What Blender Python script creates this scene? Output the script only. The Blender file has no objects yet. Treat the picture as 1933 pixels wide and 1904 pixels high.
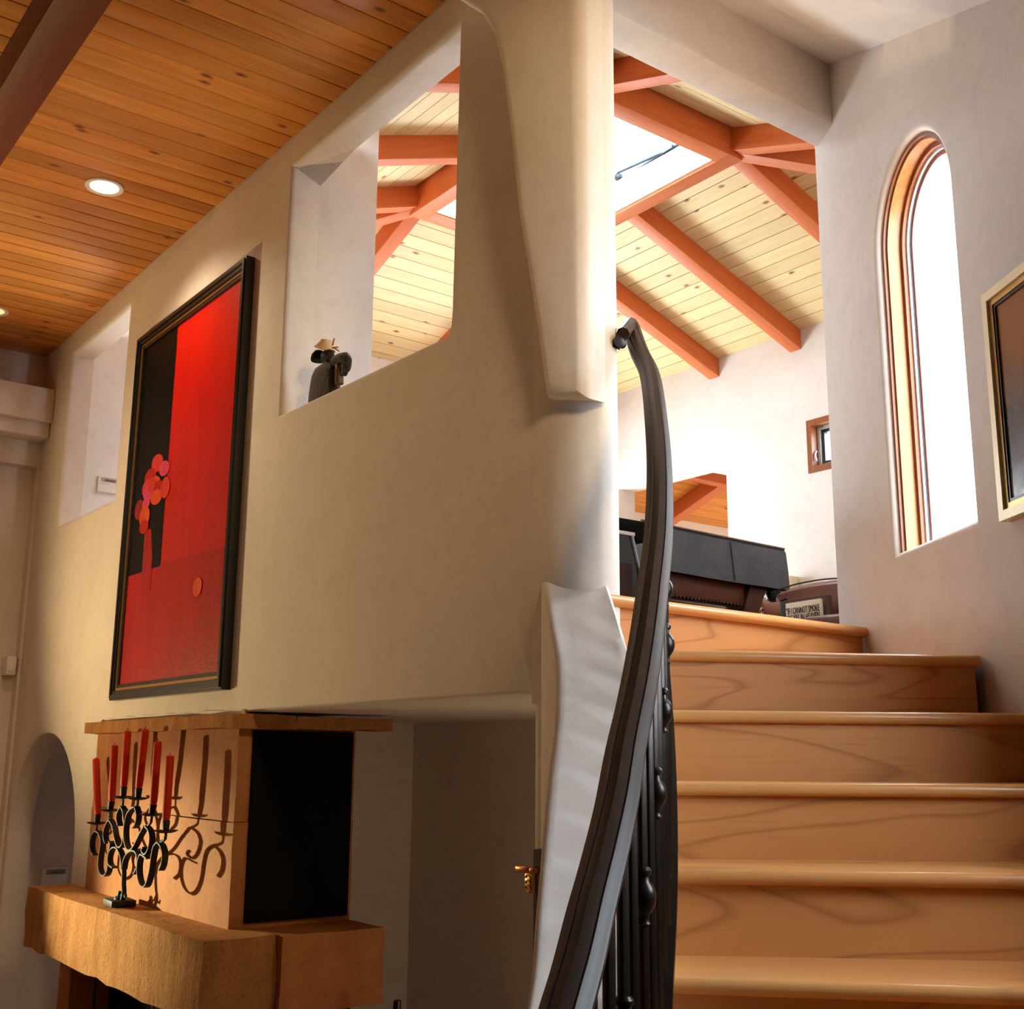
import bpy, bmesh, math, random
from mathutils import Vector, Matrix, noise
from mathutils.geometry import tessellate_polygon
random.seed(7)
S = bpy.context.scene
COL = S.collection
PI = math.pi

# ------------------------------------------------------------------ camera
EYE = 1.45
FPX, PITCH, ROLL, AZ = 2211.6, .213654, .00787, -.646822
cam = bpy.data.cameras.new('camera')
cam.sensor_fit = 'HORIZONTAL'
cam.sensor_width = 36
cam.lens = 36 * FPX / 1933
cam.clip_start = .05
cam_o = bpy.data.objects.new('camera', cam)
COL.objects.link(cam_o)
cam_o.matrix_world = (Matrix.Translation((0, 0, EYE)) @ Matrix.Rotation(AZ, 4, 'Z')
                      @ Matrix.Rotation(PI / 2 + PITCH, 4, 'X') @ Matrix.Rotation(ROLL, 4, 'Z'))
S.camera = cam_o

# ------------------------------------------------------------------ colour management, world, lights
S.view_settings.view_transform = 'Standard'
S.view_settings.look = 'None'
S.view_settings.gamma = 1
S.view_settings.exposure = 0.95
S.view_settings.use_curve_mapping = False
S.cycles.use_denoising = True
S.cycles.max_bounces = 9
S.cycles.diffuse_bounces = 6
S.cycles.transparent_max_bounces = 8
S.cycles.sample_clamp_indirect = 6
S.cycles.caustics_reflective = False
S.cycles.caustics_refractive = False

W = bpy.data.worlds.new('daylight')
S.world = W
W.use_nodes = True
bgn = W.node_tree.nodes['Background']
bgn.inputs[0].default_value = (.77, .89, 1.0, 1)
bgn.inputs[1].default_value = 13


def lamp(name, kind, loc, power, color, target=None, size=.1, blend=.5, angle=60, size_y=None):
    l = bpy.data.lights.new(name, kind)
    l.energy = power
    l.color = color
    if kind == 'AREA':
        l.size = size
        if size_y:
            l.shape = 'RECTANGLE'
            l.size_y = size_y
    else:
        l.shadow_soft_size = size
    if kind == 'SPOT':
        l.spot_size = math.radians(angle)
        l.spot_blend = blend
    o = bpy.data.objects.new(name, l)
    COL.objects.link(o)
    o.location = loc
    if target is not None:
        o.rotation_euler = (Vector(target) - Vector(loc)).to_track_quat('-Z', 'Y').to_euler()
    return o


WARM = (1.0, .70, .38)
# a lamp standing low at the far left of the lower room, turned to the hearth
lamp('hearth_lamp', 'SPOT', (.05, 8.4, 1.15), 610, (1.0, .95, .58), (2.2, 5.9, .72), .035, 1.0, 28)
lamp('hearth_lamp_wash', 'SPOT', (.05, 8.4, 1.15), 200, (1.0, .74, .37), (2.27, 5.6, 3.5), .035, 1.0, 96)
# recessed cans of the lower room (the lit one in view, its row, and the ones behind the camera)
lamp('can_lamp', 'SPOT', (1.71, 5.88, 4.36), 45, (1.0, .80, .55), (1.76, 5.88, 0), .06, .9, 140)
lamp('can_lamp', 'SPOT', (1.74, 8.1, 4.36), 3, WARM, (1.78, 8.1, 0), .06, .8, 110)
lamp('can_lamp', 'SPOT', (-1.0, 5.88, 4.36), 8, WARM, (-.6, 5.88, 0), .06, .8, 150)
lamp('room_fill', 'POINT', (-1.0, 7.2, 2.3), 10, (1.0, .74, .44), None, .3)  # added unseen point light, warm ambient fill for the lower room
lamp('entry_spot', 'SPOT', (1.32, -.6, 4.25), 240, (1.0, .70, .36), (2.3, 2.7, 3.15), .3, .9, 42)
lamp('recess_fill', 'POINT', (3.1, 3.15, .45), 3.6, (1.0, .88, .66), None, .12)  # added hidden point light to lift the dark recess, no fixture here
# added unseen area light above the billiard table, filling the upper room upwards
lamp('upper_fill', 'AREA', (5.2, 7.1, 2.98), 2.5, (.80, .91, 1.0), (5.1, 6.8, 5), .4)
# soft sun through the stair windows
# portals
def portal(loc, target, sx, sy):
    o = lamp('portal', 'AREA', loc, 1, (1, 1, 1), target, sx, size_y=sy)
    o.data.cycles.is_portal = True
    return o


# ------------------------------------------------------------------ helpers
def ray(x, y):
    c, s = math.cos(ROLL), math.sin(ROLL)
    dx, dy = x - 966.5, y - 952
    lat = (c * dx + s * dy) / FPX
    v = -(-s * dx + c * dy) / FPX
    fw = math.cos(PITCH) - v * math.sin(PITCH)
    up = math.sin(PITCH) + v * math.cos(PITCH)
    return Vector((lat * math.cos(AZ) - fw * math.sin(AZ), lat * math.sin(AZ) + fw * math.cos(AZ), up))


def at(x, y, X=None, Y=None, Z=None, n=None, d=None):
    """Point where the sight line through photo position x, y meets a plane of the building."""
    r = ray(x, y)
    if X is not None: t = X / r.x
    elif Y is not None: t = Y / r.y
    elif Z is not None: t = (Z - EYE) / r.z
    else:
        n = Vector(n)
        t = (d - n.z * EYE) / r.dot(n)
    return r * t + Vector((0, 0, EYE))


def hw(lat, fw, z):
    """stair frame (sideways, ahead, height) to world"""
    return Vector((lat * math.cos(AZ) - fw * math.sin(AZ), lat * math.sin(AZ) + fw * math.cos(AZ), z))


def tag(o, label=None, cat=None, group=None, kind=None):
    if label: o['label'] = label
    if cat: o['category'] = cat
    if group: o['group'] = group
    if kind: o['kind'] = kind
    return o


def empty(name, loc=(0, 0, 0), label=None, cat=None, group=None):
    o = bpy.data.objects.new(name, None)
    o.empty_display_size = .05
    COL.objects.link(o)
    o.location = loc
    return tag(o, label, cat, group)


def shade(me, ang=35):
    bm = bmesh.new()
    bm.from_mesh(me)
    for f in bm.faces: f.smooth = True
    lim = math.radians(ang)
    for e in bm.edges:
        if len(e.link_faces) == 2:
            e.smooth = e.calc_face_angle(0) < lim
    bm.to_mesh(me)
    bm.free()


def obj(name, bm, m, parent=None, smooth=True, ang=35, loc=None, recalc=True, world=True):
    """one mesh object; the bmesh is in world coordinates"""
    if recalc: bmesh.ops.recalc_face_normals(bm, faces=bm.faces[:])
    me = bpy.data.meshes.new(name)
    bm.to_mesh(me)
    bm.free()
    if isinstance(m, (list, tuple)):
        for q in m: me.materials.append(q)
    elif m: me.materials.append(m)
    if smooth: shade(me, ang)
    o = bpy.data.objects.new(name, me)
    COL.objects.link(o)
    if loc is not None:                         # move the origin to loc
        me.transform(Matrix.Translation(-Vector(loc)))
        o.location = loc
    if parent:
        o.parent = parent
        if parent.type == 'EMPTY' or True:
            o.matrix_parent_inverse = Matrix.LocRotScale(parent.location, parent.rotation_euler, None).inverted() if not parent.parent else pw(parent).inverted()
    return o


def pw(o):
    m = Matrix.LocRotScale(o.location, o.rotation_euler, o.scale)
    if o.parent: m = pw(o.parent) @ o.matrix_parent_inverse @ m
    return m


def box(bm, lo, hi, mat=None, bev=0):
    r = bmesh.ops.create_cube(bm, size=1)
    vs = r['verts']
    lo, hi = Vector(lo), Vector(hi)
    for v in vs:
        v.co = Vector(((v.co.x + .5) * (hi.x - lo.x) + lo.x, (v.co.y + .5) * (hi.y - lo.y) + lo.y, (v.co.z + .5) * (hi.z - lo.z) + lo.z))
    if bev:
        es = list({e for v in vs for e in v.link_edges})
        r2 = bmesh.ops.bevel(bm, geom=es, offset=bev, segments=2, affect='EDGES', profile=.5)
        vs = list({v for f in r2['faces'] for v in f.verts} | {v for v in vs if v.is_valid})
    if mat is not None:
        for v in vs: v.co = mat @ v.co
    return vs


def newbox(lo, hi, mat=None, bev=0):
    bm = bmesh.new()
    box(bm, lo, hi, mat, bev)
    return bm


def axes(o, x, y=None, z=None):
    """matrix whose local x axis follows x and local z is as near as possible to z"""
    x = Vector(x).normalized()
    z = Vector(z if z is not None else (0, 0, 1))
    z = (z - x * z.dot(x)).normalized()
    y = z.cross(x)
    m = Matrix((x, y, z)).transposed().to_4x4()
    m.translation = Vector(o)
    return m


def placed(name, bm, m, parent, mat4, smooth=True, ang=35):
    """mesh kept in its own local axes (for grain that follows the piece), placed by a matrix"""
    bmesh.ops.recalc_face_normals(bm, faces=bm.faces[:])
    me = bpy.data.meshes.new(name)
    bm.to_mesh(me)
    bm.free()
    me.materials.append(m)
    if smooth: shade(me, ang)
    o = bpy.data.objects.new(name, me)
    COL.objects.link(o)
    o.matrix_world = mat4
    if parent:
        o.parent = parent
        o.matrix_parent_inverse = pw(parent).inverted()
    return o


def timber(name, p0, p1, w, h, m, parent, z=None, bev=.004, hang=True):
    """timber from p0 to p1; p0/p1 are on the middle of its top when it hangs"""
    p0, p1 = Vector(p0), Vector(p1)
    M = axes(p0, p1 - p0, z=z)
    L = (p1 - p0).length
    bm = newbox((0, -w / 2, -h if hang else 0), (L, w / 2, 0 if hang else h), bev=bev)
    return placed(name, bm, m, parent, M)


def tube(bm, pts, r, n=8, cap=True):
    pts = [Vector(p) for p in pts]
    rs = r if isinstance(r, (list, tuple)) else [r] * len(pts)
    rings = []
    up = Vector((.31, .17, .93))
    for i, p in enumerate(pts):
        t = (pts[min(i + 1, len(pts) - 1)] - pts[max(i - 1, 0)]).normalized()
        a = t.cross(up)
        if a.length < 1e-3: a = t.cross(Vector((1, 0, 0)))
        a.normalize()
        b = t.cross(a)
        rings.append([bm.verts.new(p + (a * math.cos(2 * PI * k / n) + b * math.sin(2 * PI * k / n)) * rs[i]) for k in range(n)])
    for r0, r1 in zip(rings, rings[1:]):
        for k in range(n):
            bm.faces.new((r0[k], r0[(k + 1) % n], r1[(k + 1) % n], r1[k]))
    if cap:
        bm.faces.new(rings[0][::-1])
        bm.faces.new(rings[-1])


def lathe(bm, prof, c=(0, 0, 0), n=20, axis=None):
    """prof: (radius, height) pairs"""
    c = Vector(c)
    M = axis if axis else Matrix.Identity(4)
    rings = []
    for r, h in prof:
        rings.append([bm.verts.new(c + (M @ Vector((max(r, 1e-4) * math.cos(2 * PI * k / n), max(r, 1e-4) * math.sin(2 * PI * k / n), h)))) for k in range(n)])
    for a, b in zip(rings, rings[1:]):
        for k in range(n):
            bm.faces.new((a[k], a[(k + 1) % n], b[(k + 1) % n], b[k]))
    bm.faces.new(rings[0][::-1])
    bm.faces.new(rings[-1])


def spline(pts, n=6):
    """Catmull-Rom through the points"""
    P = [Vector(p) for p in pts]
    P = [P[0] * 2 - P[1]] + P + [P[-1] * 2 - P[-2]]
    out = []
    for i in range(1, len(P) - 2):
        a, b, c, d = P[i - 1:i + 3]
        for k in range(n):
            t = k / n
            out.append(.5 * ((2 * b) + (c - a) * t + (2 * a - 5 * b + 4 * c - d) * t * t + (3 * b - a - 3 * c + d) * t ** 3))
    out.append(P[-2])
    return out


def offset_loop(L, d):
    """shift a closed 2-D loop to its left by d"""
    n = len(L)
    out = []
    for i in range(n):
        p, q, r = Vector(L[i - 1]), Vector(L[i]), Vector(L[(i + 1) % n])
        a, b = (q - p).normalized(), (r - q).normalized()
        na, nb = Vector((-a.y, a.x)), Vector((-b.y, b.x))
        m = na + nb
        k = max(m.dot(na), .35)
        out.append(q + m * (d / k))
    return out


def area2(L):
    return sum(L[i - 1][0] * L[i][1] - L[i][0] * L[i - 1][1] for i in range(len(L))) / 2


def slab(f, outer, holes, T, r_outer=0., r_holes=(), back=True, steps=4):
    """a wall: 2-D outline with holes, f(a,b,depth) maps to the world; plaster edges rounded by r"""
    bm = bmesh.new()
    loops = []
    if area2(outer) < 0: outer = outer[::-1]
    loops.append((outer, r_outer))
    for i, h in enumerate(holes):
        if area2(h) > 0: h = h[::-1]
        loops.append((h, r_holes[i] if i < len(r_holes) else 0.))
    fronts, backs = [], []
    for L, r in loops:
        rings = []
        if r > 0:
            for k in range(steps + 1):
                th = PI / 2 * k / steps
                ol = offset_loop(L, r * (1 - math.sin(th)))
                rings.append([bm.verts.new(f(p[0], p[1], r * (1 - math.cos(th)))) for p in ol])
            fronts.append((offset_loop(L, r), rings[0]))
        else:
            rings.append([bm.verts.new(f(p[0], p[1], 0)) for p in L])
            fronts.append((L, rings[0]))
        rings.append([bm.verts.new(f(p[0], p[1], T)) for p in L])
        backs.append((L, rings[-1]))
        for a, b in zip(rings, rings[1:]):
            n = len(a)
            for k in range(n):
                bm.faces.new((a[k], a[(k + 1) % n], b[(k + 1) % n], b[k]))
    for fb in (fronts, backs):
        flat = [v for _, vs in fb for v in vs]
        tri = tessellate_polygon([[Vector((p[0], p[1], 0)) for p in L] for L, _ in fb])
        for t in tri:
            try: bm.faces.new([flat[i] for i in t])
            except ValueError: pass
    return bm


def prism(bm, f, poly, T):
    a = [bm.verts.new(f(p[0], p[1], 0)) for p in poly]
    b = [bm.verts.new(f(p[0], p[1], T)) for p in poly]
    n = len(poly)
    bm.faces.new(a)
    bm.faces.new(b[::-1])
    for k in range(n):
        bm.faces.new((a[k], b[k], b[(k + 1) % n], a[(k + 1) % n]))


def band(bm, f, A, B, d0, d1, closed=False):
    """ring strip between two outlines A and B of the same length, from depth d0 to d1"""
    n = len(A)
    va = [[bm.verts.new(f(p[0], p[1], d)) for p in A] for d in (d0, d1)]
    vb = [[bm.verts.new(f(p[0], p[1], d)) for p in B] for d in (d0, d1)]
    for k in range(n if closed else n - 1):
        j = (k + 1) % n
        bm.faces.new((va[0][k], va[0][j], vb[0][j], vb[0][k]))
        bm.faces.new((va[1][k], vb[1][k], vb[1][j], va[1][j]))
        bm.faces.new((va[0][k], va[1][k], va[1][j], va[0][j]))
        bm.faces.new((vb[0][k], vb[0][j], vb[1][j], vb[1][k]))
    if not closed:
        for k in (0, n - 1):
            bm.faces.new((va[0][k], vb[0][k], vb[1][k], va[1][k]))


def loft(bm, secs, closed=True, caps=True):
    rings = [[bm.verts.new(p) for p in s] for s in secs]
    n = len(rings[0])
    for a, b in zip(rings, rings[1:]):
        for k in range(n if closed else n - 1):
            bm.faces.new((a[k], a[(k + 1) % n], b[(k + 1) % n], b[k]))
    if caps:
        bm.faces.new(rings[0][::-1])
        bm.faces.new(rings[-1])
    return rings


# ------------------------------------------------------------------ materials
def srgb(r, g, b):
    f = lambda c: (c / 255 / 12.92) if c / 255 <= .04045 else ((c / 255 + .055) / 1.055) ** 2.4
    return (f(r), f(g), f(b), 1)


class NT:
    def __init__(s, name):
        s.m = bpy.data.materials.new(name)
        s.m.use_nodes = True
        s.t = s.m.node_tree
        s.b = s.t.nodes['Principled BSDF']

    def n(s, kind, **kw):
        x = s.t.nodes.new('ShaderNode' + kind)
        for k, v in kw.items():
            if k[0] == '_': setattr(x, k[1:], v)
            else: x.inputs[k].default_value = v
        return x

    def l(s, a, b): s.t.links.new(a, b)

    def mix(s, a, b, fac, mode='MIX'):
        x = s.n('Mix', _data_type='RGBA', _blend_type=mode)
        for sock, v in ((0, fac), (6, a), (7, b)):
            if isinstance(v, (float, int, tuple)): x.inputs[sock].default_value = v
            else: s.l(v, x.inputs[sock])
        return x.outputs[2]

    def ramp(s, src, stops):
        x = s.n('ValToRGB')
        e = x.color_ramp.elements
        while len(e) < len(stops): e.new(.5)
        for k, (p, c) in enumerate(stops):
            e[k].position = p
            e[k].color = c if isinstance(c, tuple) else (c, c, c, 1)
        s.l(src, x.inputs[0])
        return x.outputs[0]

    def coords(s, scale=(1, 1, 1), rand=0.):
        tc = s.n('TexCoord')
        mp = s.n('Mapping')
        mp.inputs['Scale'].default_value = scale
        src = tc.outputs['Object']
        if rand:
            oi = s.n('ObjectInfo')
            mul = s.n('Math', _operation='MULTIPLY')
            s.l(oi.outputs['Random'], mul.inputs[0])
            mul.inputs[1].default_value = rand
            add = s.n('VectorMath', _operation='ADD')
            s.l(src, add.inputs[0])
            cx = s.n('CombineXYZ')
            for k in range(3): s.l(mul.outputs[0], cx.inputs[k])
            s.l(cx.outputs[0], add.inputs[1])
            src = add.outputs[0]
        s.l(src, mp.inputs[0])
        return mp.outputs[0]

    def noise(s, vec, scale, detail=3, rough=.5, dist=0):
        x = s.n('TexNoise', Scale=scale, Detail=detail, Roughness=rough, Distortion=dist)
        s.l(vec, x.inputs['Vector'])
        return x.outputs[0]

    def bump(s, src, strength, dist=.01):
        x = s.n('Bump', Strength=strength, Distance=dist)
        s.l(src, x.inputs['Height'])
        s.l(x.outputs[0], s.b.inputs['Normal'])

    def col(s, c):
        if isinstance(c, tuple): s.b.inputs['Base Color'].default_value = c
        else: s.l(c, s.b.inputs['Base Color'])


def plain(name, c, rough=.5, metal=0., spec=.5):
    x = NT(name)
    x.col(srgb(*c))
    x.b.inputs['Roughness'].default_value = rough
    x.b.inputs['Metallic'].default_value = metal
    x.b.inputs['Specular IOR Level'].default_value = spec
    return x.m


def plaster(name, c, c2, rough=.62):
    x = NT(name)
    v = x.coords()
    big = x.noise(v, 1.1, 4, .6, .6)
    f = x.ramp(big, [(.32, 0.), (.72, 1.)])
    fine = x.noise(v, 14, 4, .6)
    col = x.mix(srgb(*c), srgb(*c2), f)
    col = x.mix(col, srgb(*[q * .93 for q in c2]), x.ramp(fine, [(.5, 0.), (.85, .5)]))
    x.col(col)
    x.b.inputs['Roughness'].default_value = rough
    x.b.inputs['Specular IOR Level'].default_value = .3
    tr = x.noise(x.coords((1, 1, .6)), 6.5, 5, .55, 1.2)
    x.bump(tr, .22, .012)
    return x.m


def wood(name, c, c2, knot=None, grain=(1.6, 26, 26), rough=.45, rand=40., kn=7., coat=0., contrast=1., vary=.18):
    """grain along local x; each piece its own"""
    x = NT(name)
    v = x.coords((1, 1, 1), rand)
    vg = x.coords(grain, rand)
    g = x.noise(vg, 1.0, 5, .62, .9)
    col = x.mix(srgb(*c), srgb(*c2), x.ramp(g, [(.5 - .22 / contrast, 0.), (.5 + .25 / contrast, 1.)]))
    fine = x.noise(x.coords((5, 180, 180), rand), 1., 2)
    col = x.mix(col, srgb(*[q * .78 for q in c2]), x.ramp(fine, [(.55, 0.), (.8, .4)]))
    oi = x.n('ObjectInfo')
    hv = x.n('HueSaturation')
    mr = x.n('MapRange')
    x.l(oi.outputs['Random'], mr.inputs[0])
    mr.inputs['To Min'].default_value = 1 - vary
    mr.inputs['To Max'].default_value = 1 + vary * .6
    x.l(mr.outputs[0], hv.inputs['Value'])
    x.l(col, hv.inputs['Color'])
    col = hv.outputs[0]
    if knot:
        vo = x.n('TexVoronoi', Scale=kn, _voronoi_dimensions='2D')
        x.l(x.coords((.5, 1, 1), rand), vo.inputs['Vector'])
        wn = x.noise(v, 30, 2)
        dd = x.n('Math', _operation='MULTIPLY_ADD')
        x.l(wn, dd.inputs[0])
        dd.inputs[1].default_value = .06
        x.l(vo.outputs['Distance'], dd.inputs[2])
        k = x.ramp(dd.outputs[0], [(.045, 1.), (.085, .6), (.13, 0.)])
        sel = x.n('Math', _operation='GREATER_THAN')
        sc = x.n('SeparateColor')
        x.l(vo.outputs['Color'], sc.inputs[0])
        x.l(sc.outputs[0], sel.inputs[0])
        sel.inputs[1].default_value = .62
        mu = x.n('Math', _operation='MULTIPLY')
        x.l(k, mu.inputs[0])
        x.l(sel.outputs[0], mu.inputs[1])
        col = x.mix(col, srgb(*knot), mu.outputs[0])
    x.col(col)
    x.b.inputs['Roughness'].default_value = rough
    x.b.inputs['Specular IOR Level'].default_value = .35
    if coat: x.b.inputs['Coat Weight'].default_value = coat
    x.bump(g, .06, .004)
    return x.m


def maple(name, c, c2, dark, ring=14., rough=.5):
    """flat-sawn maple: broad cathedral figure"""
    x = NT(name)
    v = x.coords((.55, 3.2, 3.2), 30.)
    n1 = x.noise(v, .9, 2.5, .5, .5)
    mu = x.n('Math', _operation='MULTIPLY')
    x.l(n1, mu.inputs[0])
    mu.inputs[1].default_value = ring
    fr = x.n('Math', _operation='FRACT')
    x.l(mu.outputs[0], fr.inputs[0])
    line = x.ramp(fr.outputs[0], [(0., .6), (.05, .2), (.13, 0.), (.85, 0.), (1., .55)])
    broad = x.noise(x.coords((.8, 2.2, 2.2), 30.), 1.2, 3)
    fine = x.noise(x.coords((4, 120, 120), 30.), 1., 2)
    col = x.mix(srgb(*c), srgb(*c2), x.ramp(broad, [(.35, 0.), (.7, 1.)]))
    col = x.mix(col, srgb(*dark), line)
    col = x.mix(col, srgb(*dark), x.ramp(fine, [(.55, 0.), (.9, .3)]))
    x.col(col)
    x.b.inputs['Roughness'].default_value = rough
    x.b.inputs['Specular IOR Level'].default_value = .25
    return x.m


def stone(name, c, c2, dark, scale=5., bump=.5, layer=(1, 1, 1), rough=.85):
    x = NT(name)
    v = x.coords(layer)
    a = x.noise(v, scale, 6, .65, .4)
    b = x.noise(x.coords(), scale * 9, 4, .7)
    col = x.mix(srgb(*c), srgb(*c2), x.ramp(a, [(.35, 0.), (.68, 1.)]))
    col = x.mix(col, srgb(*dark), x.ramp(b, [(.52, 0.), (.8, .55)]))
    x.col(col)
    x.b.inputs['Roughness'].default_value = rough
    x.b.inputs['Specular IOR Level'].default_value = .1
    ad = x.n('Math', _operation='ADD')
    x.l(a, ad.inputs[0])
    x.l(b, ad.inputs[1])
    x.bump(ad.outputs[0], bump, .012)
    return x.m


def metal_dark(name, c, rough=.4, metal=.6, streak=False):
    x = NT(name)
    n = x.noise(x.coords(), 60, 4)
    x.col(x.mix(srgb(*c), srgb(*[q * 1.5 + 6 for q in c]), n))
    x.b.inputs['Roughness'].default_value = rough
    x.b.inputs['Metallic'].default_value = metal
    x.bump(n, .08, .003)
    return x.m


def leather(name, c, c2, rough=.42):
    x = NT(name)
    n = x.noise(x.coords(), 3.2, 5, .6, .8)
    x.col(x.mix(srgb(*c), srgb(*c2), x.ramp(n, [(.35, 0.), (.7, 1.)])))
    x.b.inputs['Roughness'].default_value = rough
    w = x.noise(x.coords(), 9, 5, .6, 1.5)
    x.bump(w, .25, .01)
    return x.m


def pane_mat(name, gloss=.08, tint=(1, 1, 1, 1)):
    x = NT(name)
    x.t.nodes.remove(x.b)
    out = x.t.nodes['Material Output']
    tr = x.n('BsdfTransparent')
    tr.inputs[0].default_value = tint
    gl = x.n('BsdfGlossy')
    gl.inputs['Roughness'].default_value = .02
    mx = x.n('MixShader')
    mx.inputs[0].default_value = gloss
    x.l(tr.outputs[0], mx.inputs[1])
    x.l(gl.outputs[0], mx.inputs[2])
    x.l(mx.outputs[0], out.inputs[0])
    return x.m


def glow(name, c, k):
    x = NT(name)
    x.col(srgb(*c))
    x.b.inputs['Emission Color'].default_value = srgb(*c)
    x.b.inputs['Emission Strength'].default_value = k
    return x.m


PL = plaster('plaster', (226, 216, 205), (213, 201, 188))
PLW = plaster('plaster_white', (238, 234, 230), (231, 226, 221), .55)
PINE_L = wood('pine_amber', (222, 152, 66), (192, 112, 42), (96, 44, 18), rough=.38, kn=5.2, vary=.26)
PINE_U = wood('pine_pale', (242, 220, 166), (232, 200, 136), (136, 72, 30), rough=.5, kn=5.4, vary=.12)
BEAM_L = wood('beam_brown', (126, 60, 26), (100, 42, 16), None, rough=.6, vary=.05, grain=(1.2, 30, 30))
BEAM_U = wood('beam_red_fir', (217, 122, 66), (200, 98, 47), None, rough=.5, vary=.06, grain=(1.4, 22, 22))
BACK = plain('backing', (60, 36, 18), .9)
MAPLE = maple('maple', (200, 138, 80), (186, 122, 66), (140, 84, 42))
MAPLE_T = maple('maple_nosing', (212, 152, 90), (198, 134, 76), (166, 104, 56), ring=5., rough=.25)
STONE = stone('sandstone', (176, 118, 72), (158, 98, 58), (120, 72, 42), 3., .12, rough=.7)
STONE_R = stone('sandstone_hewn', (184, 130, 76), (156, 102, 58), (104, 64, 36), 5.5, 1.0, (1, 1.6, .4))
IRON = metal_dark('wrought_iron', (20, 17, 15), .6, .3)
RAILM = NT('rail_bronze')
_n = RAILM.noise(RAILM.coords((1, 1, 1)), 26, 4)
RAILM.col(RAILM.mix(srgb(34, 22, 14), srgb(60, 40, 26), _n))
RAILM.b.inputs['Roughness'].default_value = .42
RAILM.b.inputs['Specular IOR Level'].default_value = .16
RAILM.b.inputs['Metallic'].default_value = 0
RAILM = RAILM.m
BALM = metal_dark('baluster_iron', (30, 24, 20), .32, .7)
WAX = plain('red_wax', (192, 46, 10), .6, 0, .2)
BRASS = plain('brass', (190, 150, 84), .3, .9)
COPPER = plain('copper_lever', (200, 130, 90), .25, .9)
WHITEP = plain('white_plastic', (232, 226, 216), .4)
GREYD = plain('display_grey', (128, 120, 110), .3)
BLACKP = plain('black_lacquer', (14, 12, 10), .3)
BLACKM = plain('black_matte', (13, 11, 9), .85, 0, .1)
GILT = plain('gilt', (206, 172, 104), .35, .75)
GILTP = plain('pale_gilt', (236, 220, 180), .4, .3)
WINW = wood('window_fir', (178, 120, 60), (150, 90, 40), None, rough=.35, vary=.05, grain=(20, 20, 1.4), rand=0)
WIND = wood('window_fir_dark', (150, 88, 46), (118, 64, 32), None, rough=.4, vary=.05, grain=(20, 20, 1.4), rand=0)
SASHW = plain('sash_white', (232, 232, 234), .35)
SASHG = plain('sash_gasket', (90, 94, 100), .4)
SASHR = plain('sash_red', (206, 112, 96), .5)
GLASS = pane_mat('window_glass', .05)
DARKRED = wood('dark_red_wood', (60, 27, 17), (42, 18, 12), None, rough=.7, grain=(14, 14, 1.2), rand=0)
WPAN = wood('wall_panelling', (104, 66, 42), (84, 50, 30), None, rough=.5)
FLOORL = stone('floor_tile', (196, 166, 138), (180, 148, 118), (150, 118, 92), 2., .1, rough=.5)
FLOORM = wood('floor_board', (120, 74, 44), (96, 56, 32), None, rough=.4)

# ------------------------------------------------------------------ main sizes
XL, XB = 2.274, 2.43          # face and back of the dividing wall
HC = 4.40                     # lower ceiling
ZL = -.42                     # lower floor
ZU = 1.94                     # upper floor
ZS = 1.65                     # underside of the upper floor
EZ, SL = 4.74, .353           # eave height and pitch of the upper roof
X0, X1, Y0, Y1 = 2.25, 7.0, 2.8, 8.27   # eave rectangle of the upper roof
RUN = 1.75
fL = lambda a, b, d: Vector((XL + d, a, b))


def struct(o, label=None):
    o['kind'] = 'structure'
    if label: o['label'] = label
    return o


# ------------------------------------------------------------------ dividing wall with its openings
def rrect(a0, b0, a1, b1, r, n=4, corners=(1, 1, 1, 1)):
    out = []
    for k, (ca, cb, s) in enumerate(((a0, b0, PI), (a1, b0, 1.5 * PI), (a1, b1, 0), (a0, b1, .5 * PI))):
        if not corners[k]:
            out.append((ca, cb))
            continue
        cx = ca + r * (1 if k in (0, 3) else -1)
        cy = cb + r * (1 if k in (0, 1) else -1)
        for q in range(n + 1):
            t = s + PI / 2 * q / n
            out.append((cx + r * math.cos(t), cy + r * math.sin(t)))
    return out


YE = 2.86
outer = [(YE, 1.615), (YE, HC + .1), (8.95, HC + .1), (8.95, ZL),
         # arched doorway cut up from the floor
         (8.71, ZL), (8.71, .9)]
for k in range(1, 24):
    t = PI * k / 24
    outer.append((7.99 + .72 * math.cos(t), .9 + .69 * math.sin(t)))
outer += [(7.27, .9), (7.27, ZL), (6.93, ZL), (6.93, ZS), (5.0, ZS - .002)]
outer += [(2.96, ZS)]
for k in range(1, 5):
    t = PI / 2 + PI / 2 * k / 5
    outer.append((2.93 + .03 * math.cos(t), ZS - .03 + .03 * math.sin(t)))
outer += [(2.9, ZS - .03), (2.9, 1.615)]
niche = rrect(3.40, 2.985, 4.80, 4.242, .05, 4, (1, 0, 0, 0))
niche = [(3.43, 2.982), (4.80, 3.0), (4.80, 4.242), (3.385, 4.242), (3.405, 3.06), (3.41, 3.01)]
left_hole = [(7.055, 3.0), (7.09, 2.985), (8.22, 2.992), (8.22, 4.235), (7.045, 4.242)]
bm = slab(fL, outer, [niche, left_hole], XB - XL, .014, (.03, .03))
wall_left = struct(obj('wall_left', bm, PL), None)

# swollen end of the wall, rounded towards the stairs
def end_profile(ys, corner):
    xf = XL - .0004
    p = [(XB, ys)] + ([(xf + .035 * (1 - math.sin(PI / 2 * k / 5)), ys - .035 * (1 - math.cos(PI / 2 * k / 5))) for k in range(6)] if corner else [(xf, ys)])
    p += [(xf, YE - .005)] if corner else [(xf, YE)]
    for k in range(1, 10):
        t = PI / 2 * k / 9
        p.append((xf + .11 * (1 - math.cos(t)), 2.655 + (YE - .005 - 2.655) * (1 - math.sin(t))))
    return p + [(XB - .02, 2.65), (XB - .006, 2.656), (XB, 2.67)]


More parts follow.
